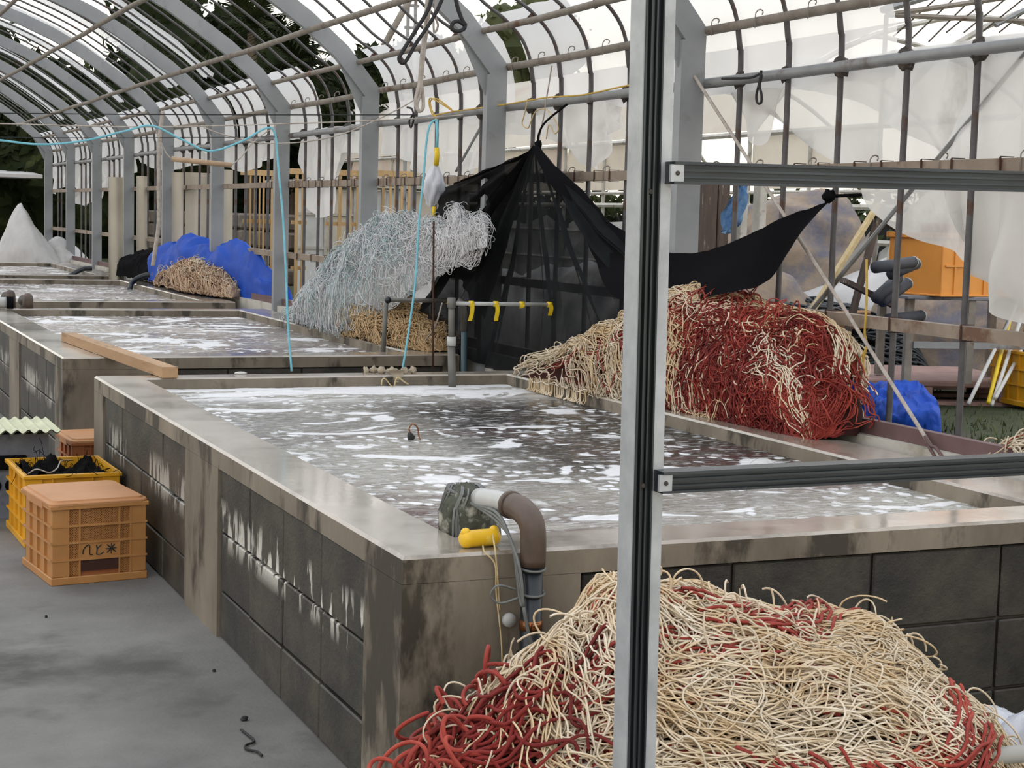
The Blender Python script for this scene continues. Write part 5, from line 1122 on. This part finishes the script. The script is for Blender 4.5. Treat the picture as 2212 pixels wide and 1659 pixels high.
# black ropes heap behind pallet
Mk = Mound([(5.0, 9.3, G_), (5.4, 8.9, G_), (6.0, 8.6, G_), (6.6, 8.4, G_)], [(5.2, 9.7, G_+.3), (5.6, 9.4, G_+.48), (6.2, 9.1, G_+.46), (6.7, 9.0, G_+.3)], lump=.05, lsc=3, seed=33)
mat('coil_black', H('22272b'), H('33393c'), rough=.6, scale=20)
heap('rope_heap', 'big heap of blackish ropes behind the pallet outside', 'rope', Mk, 'black', [('rope_coils', 'coil_black', .008, 4, strands(Mk, 420, 26, .035, .1, .35, (.0, .04), (.05, 1.6), (0, 1), .5, 1.5, 81))])
# heaps and covered things farther right/back
def blob(name, label, cat, pts_foot, pts_crest, mt, seed, lump=.08, lsc=2.5, p=.7, back=1):
    M = Mound(pts_foot, pts_crest, p=p, lump=lump, lsc=lsc, seed=seed, back=back); G = M.surf(70, 44, 0); G += (.02*vnoise(G, 9, seed+2)+.035*(1-np.abs(vnoise(G, 3.5, seed+4))))[..., None]*(.6, .6, .5)
    o = MB().grid(G).build(name, mt, smooth=True); return tag(o, label, cat)
blob('covered_heap', 'tall tan and grey weathered heap behind the shade cloth tip', 'heap', [(6.2, 11.2, .45), (6.4, 10.6, .5), (6.8, 10.2, .5), (7.3, 9.9, .5)], [(6.7, 11.4, 1.25), (6.9, 10.95, 1.62), (7.2, 10.7, 1.70), (7.5, 10.5, 1.62)], 'heap_tan', 91, .10, 2.2)
blob('covered_heap', 'white sheeted mound like a tent behind the slanting rope', 'heap', [(6.3, 10.0, .45), (6.7, 9.3, .45), (7.2, 9.1, .45), (7.8, 9.0, .5)], [(6.6, 10.2, .9), (6.9, 9.75, 1.12), (7.3, 9.6, 1.25), (7.9, 9.5, 1.35)], 'tent_white', 92, .06, 1.5)
blob('covered_heap', 'cream sheet stretched upright behind the orange box outside', 'heap', [(6.9, 9.4, .5), (7.2, 9.0, .5), (7.6, 8.8, .5), (8.0, 8.7, .5)], [(7.1, 9.7, 1.45), (7.4, 9.3, 1.78), (7.7, 9.1, 1.82), (8.2, 9.0, 1.7)], 'sheet_cream', 93, .03, 1.5, p=.9)
blob('covered_heap', 'dirty tan rounded sack-like mound right of the red net heap', 'heap', [(5.2, 9.6, .45), (5.5, 9.2, .45), (5.9, 9.0, .45), (6.2, 8.9, .45)], [(5.35, 9.8, .95), (5.6, 9.5, 1.15), (5.9, 9.3, 1.13), (6.2, 9.2, .9)], 'heap_tan', 94, .05, 3)
blob('covered_heap', 'greyish net bales under the table, behind the steel legs', 'heap', [(6.4, 8.8, .46), (6.7, 8.4, .46), (7.1, 8.2, .46), (7.6, 8.1, .46)], [(6.5, 9.0, .95), (6.8, 8.7, 1.1), (7.2, 8.6, 1.12), (7.7, 8.5, 1.15)], 'heap_tan', 95, .07, 3)
blob('covered_heap', 'white bundled mound between the blue tarpaulin and the pale net', 'heap', [(4.5, 14.2, .45), (4.7, 13.2, .45), (4.9, 12.4, .45), (5.1, 11.7, .45)], [(4.8, 14.2, .85), (5.0, 13.3, 1.0), (5.2, 12.5, 1.0), (5.4, 11.8, .9)], 'tent_white', 96, .06, 2.5)
blob('covered_heap', 'pale bundles lying behind the shade cloth and white net', 'heap', [(4.6, 11.2, .45), (4.8, 10.4, .45), (5.0, 9.8, .45), (5.3, 9.2, .45)], [(4.9, 11.2, .95), (5.1, 10.5, 1.15), (5.3, 9.9, 1.1), (5.5, 9.4, .9)], 'tent_white', 97, .08, 2.5)
o = MB().bar(W(1880, 690, y=8.6), W(1700, 690, y=8.9), .3, .10).build('rusty_board', 'board_rust'); tag(o, 'rust-stained board under the tan mound outside', 'board')
# brown posts and blue scrap behind the column
for k, (px, w2, mt, lb) in enumerate([(1527, .055, 'old_wood', 'dark peeling wooden post directly right of the big column'), (1556, .045, 'old_wood', 'second peeling wooden post, left of the blue net scrap'), (1640, .03, 'pipe_white', 'pale upright pipe right of the blue net scrap'), (1600, .03, 'pipe_white', 'pale pipe half hidden behind the blue net scrap')]):
    q = W(px, 470, y=10.3); o = MB().bev(q[0]-w2, q[0]+w2, 10.25, 10.35, .45, 1.80, .006).build('wooden_post' if k < 2 else 'pipe_post', mt); tag(o, lb, 'post')
a, b = W(1604, 398, x=3.9), W(1572, 500, x=3.9); m = MB(); G = []
for s in np.linspace(0, 1, 20):
    c = a*(1-s)+b*s; wv = .015+.045*math.sin(s*2.6); G.append([c+np.array([.02*math.sin(12*u+6*s), -u*wv*1.2, .012*math.sin(9*s+5*u)]) for u in np.linspace(-1, 1, 12)])
m.grid(np.array(G)); o = m.build('net_scrap', 'scrap_blue', smooth=True); tag(o, 'bright blue net scrap hanging on the ribs right of the big column', 'net')
# low hedge behind
hd = thing('hedge', 'low dark green hedge beyond the pale pipes', 'hedge', (12.5, 17, .45)); r = np.random.default_rng(9); k = 9000
c = np.stack([r.uniform(9.3, 10.2, k), r.uniform(11, 34, k), r.uniform(.5, 1.72, k)+.12*np.sin(np.arange(k))], -1); a = r.normal(size=(k, 3)); a /= np.linalg.norm(a, axis=1)[:, None]; b = np.cross(a, r.normal(size=(k, 3))); b /= np.linalg.norm(b, axis=1)[:, None]; s = .09
m = MB(); m.add(np.stack([c-a*s, c+b*s*.5, c+a*s, c-b*s*.5], 1).reshape(-1, 3), np.arange(k*4).reshape(k, 4)); stuff(m.build('foliage', 'hedge', hd))
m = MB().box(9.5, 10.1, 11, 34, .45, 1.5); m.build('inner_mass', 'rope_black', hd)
# leaning lattice pole and mast behind the roof
o = MB().tube([W(906, -40, y=16), W(812, 130, y=16)], .035, 8).build('leaning_pole', 'rusty_pipe', smooth=True); tag(o, 'rusty pole leaning behind the bare roof bay by the black ropes', 'pole')
ms = thing('lattice_mast', 'thin grey lattice mast standing behind the bare roof bay', 'mast', (W(887, 110, y=18)[0], 18, .4)); q = W(887, 110, y=18)
for d in (-.04, .05): MB().tube([(q[0]+d, 18, .4), (q[0]+d, 18, 5.2)], .02, 6).build('leg', 'galv_rail', ms)
for z in np.arange(.8, 5.2, .25): MB().box(q[0]-.08, q[0]+.09, 17.985, 18.015, z, z+.03).build('rung', 'galv_rail', ms)
# far end: draped white sheet, bars, beige curtains
fs = blob('draped_sheet', 'greyish white sheet draped over a frame beyond the farthest tank', 'sheet', [(2.6, 24.9, .0), (3.0, 24.2, .0), (3.4, 23.9, .0), (3.9, 24.4, .0)], [(2.85, 25.2, 1.0), (3.05, 25.0, 1.42), (3.25, 25.0, 1.05), (3.9, 25.2, .6)], 'tent_white', 98, .08, 2, p=.9)
blob('draped_sheet', 'low white sheet heap right beside the draped frame sheet', 'sheet', [(3.2, 24.6, .0), (3.5, 24.1, .0), (3.75, 24.0, .0), (4.1, 24.0, .0)], [(3.3, 24.9, .8), (3.55, 24.8, .92), (3.8, 24.8, .8), (4.1, 24.8, .5)], 'tent_white', 99, .08, 2.5)
for k, (p0, p1, zt_, lb) in enumerate([(236, 268, 382, 'pale curtain panel behind the ribs, leftmost of the beige panels'), (372, 395, 372, 'beige curtain panel left of the hanging rod'), (400, 468, 372, 'wide beige curtain panel under the hanging rod'), (478, 505, 366, 'narrow white curtain panel left of the timber racks'), (296, 318, 380, 'thin greenish white panel right of the far columns')]):
    y = 19.0 if p0 < 330 else 17.0
    a, b = W(p0, zt_, y=y), W(p1, zt_, y=y); xs = np.linspace(a[0], b[0], 14); G = np.array([[(x, y+.03*math.sin(x*40+z), z) for z in np.linspace(.45, a[2], 8)] for x in xs]); o = MB().grid(G).build('curtain_panel', 'sheet_cream', smooth=True); tag(o, lb, 'panel')
for px0, px1, y, lb in ((-60, 92, 30, 'long white greenhouse sheet roof seen through the far end, at the left edge'),):
    a, b = W(px0, 372, y=y), W(px1, 378, y=y); o = MB().hexa([(a[0], y, a[2]-.06), (b[0], y, b[2]-.06), (b[0], y+2, b[2]-.06), (a[0], y+2, a[2]-.06), (a[0], y, a[2]), (b[0], y, b[2]), (b[0], y+2, b[2]+.1), (a[0], y+2, a[2]+.1)]).build('sheet_roof', 'tent_white'); tag(o, lb, 'roof')
# leafy weeds at the column foot
wd = thing('weeds', 'small green weeds growing at the foot of the far columns', 'plant', (3.75, 20.3, .0)); r = np.random.default_rng(2); m = MB()
for i in range(120):
    c = np.array([3.85, 19.6, .45])+r.random(3)*(.2, 1.3, .35); d = r.normal(size=3)*.05; m.add([c, c+d+(0, 0, .03), c+d*2, c+d-(0, 0, .02)], [[0, 1, 2, 3]])
stuff(m.build('leaves', 'hedge', wd)); MB().tube([(3.9, 20.1, .4), (3.92, 20.2, .8)], .006, 4).build('stem', 'hedge', wd)
# low stone wall and pale shed beyond the side wall
mat('stone', H('6a5f53'), H('4c443b'), rough=.95, scale=3, world=True, bump=1, bscale=9, c3=H('8d8578'), s3=2.5)
sw = thing('stone_wall', 'low brownish stone wall behind the far ribs', 'wall', (6.2, 24, .45)); r = random.Random(4)
for row in range(4):
    y = 21.2+.2*(row % 2)
    while y < 31:
        l = r.uniform(.35, .7); MB().bev(6.0+r.uniform(-.03, .03), 6.4, y+.01, y+l-.01, .45+.24*row, .45+.24*row+.225, .03).build('stone', 'stone', sw); y += l
sh = thing('pale_shed', 'pale shed with white panels behind the timber racks', 'shed', (6.6, 19.3, .45))
xa, xb = W(640, 400, y=19)[0], W(1010, 400, y=19)[0]; n = 6
for i in range(n):
    a = xa+(xb-xa)*i/n; b = xa+(xb-xa)*(i+1)/n
    MB().bev(a+.02, b-.02, 19.0, 19.04, .45, 1.72, .006).build('wall_panel', ('film_white2', 'sheet_cream', 'film_white2')[i % 3], sh); MB().box(b-.02, b+.02, 18.97, 19.04, .45, 1.8).build('post', 'pipe_white', sh)
MB().box(xa, xb, 18.9, 20.5, 1.75, 1.82).build('roof_slab', 'pipe_white', sh)
for z in (1.0, 1.4): MB().box(xa, xb, 18.975, 18.99, z, z+.03).build('bar', 'pipe_white', sh)

# grass tufts where the yard shows beyond the low white wall
gr = np.random.default_rng(77); k = 9000
c = np.stack([gr.uniform(4.2, 9, k), gr.uniform(4.8, 9.5, k), np.full(k, .44)], -1); keep = vnoise(c, 1.3, 5) > -.35; c = c[keep]; k = len(c)
d = gr.normal(size=(k, 3))*(.016, .016, 0); hgt = gr.uniform(.02, .06, k)[:, None]*np.array([0, 0, 1]); sd_ = gr.normal(size=(k, 3))*(.004, .004, 0)
V = np.stack([c-sd_, c+sd_, c+d+hgt], 1).reshape(-1, 3); m = MB(); m.add(V, np.arange(k*3).reshape(k, 3)); o = m.build('grass', 'grass'); tag(o, 'short green grass in the yard beyond the low white wall', 'grass', kind='stuff')
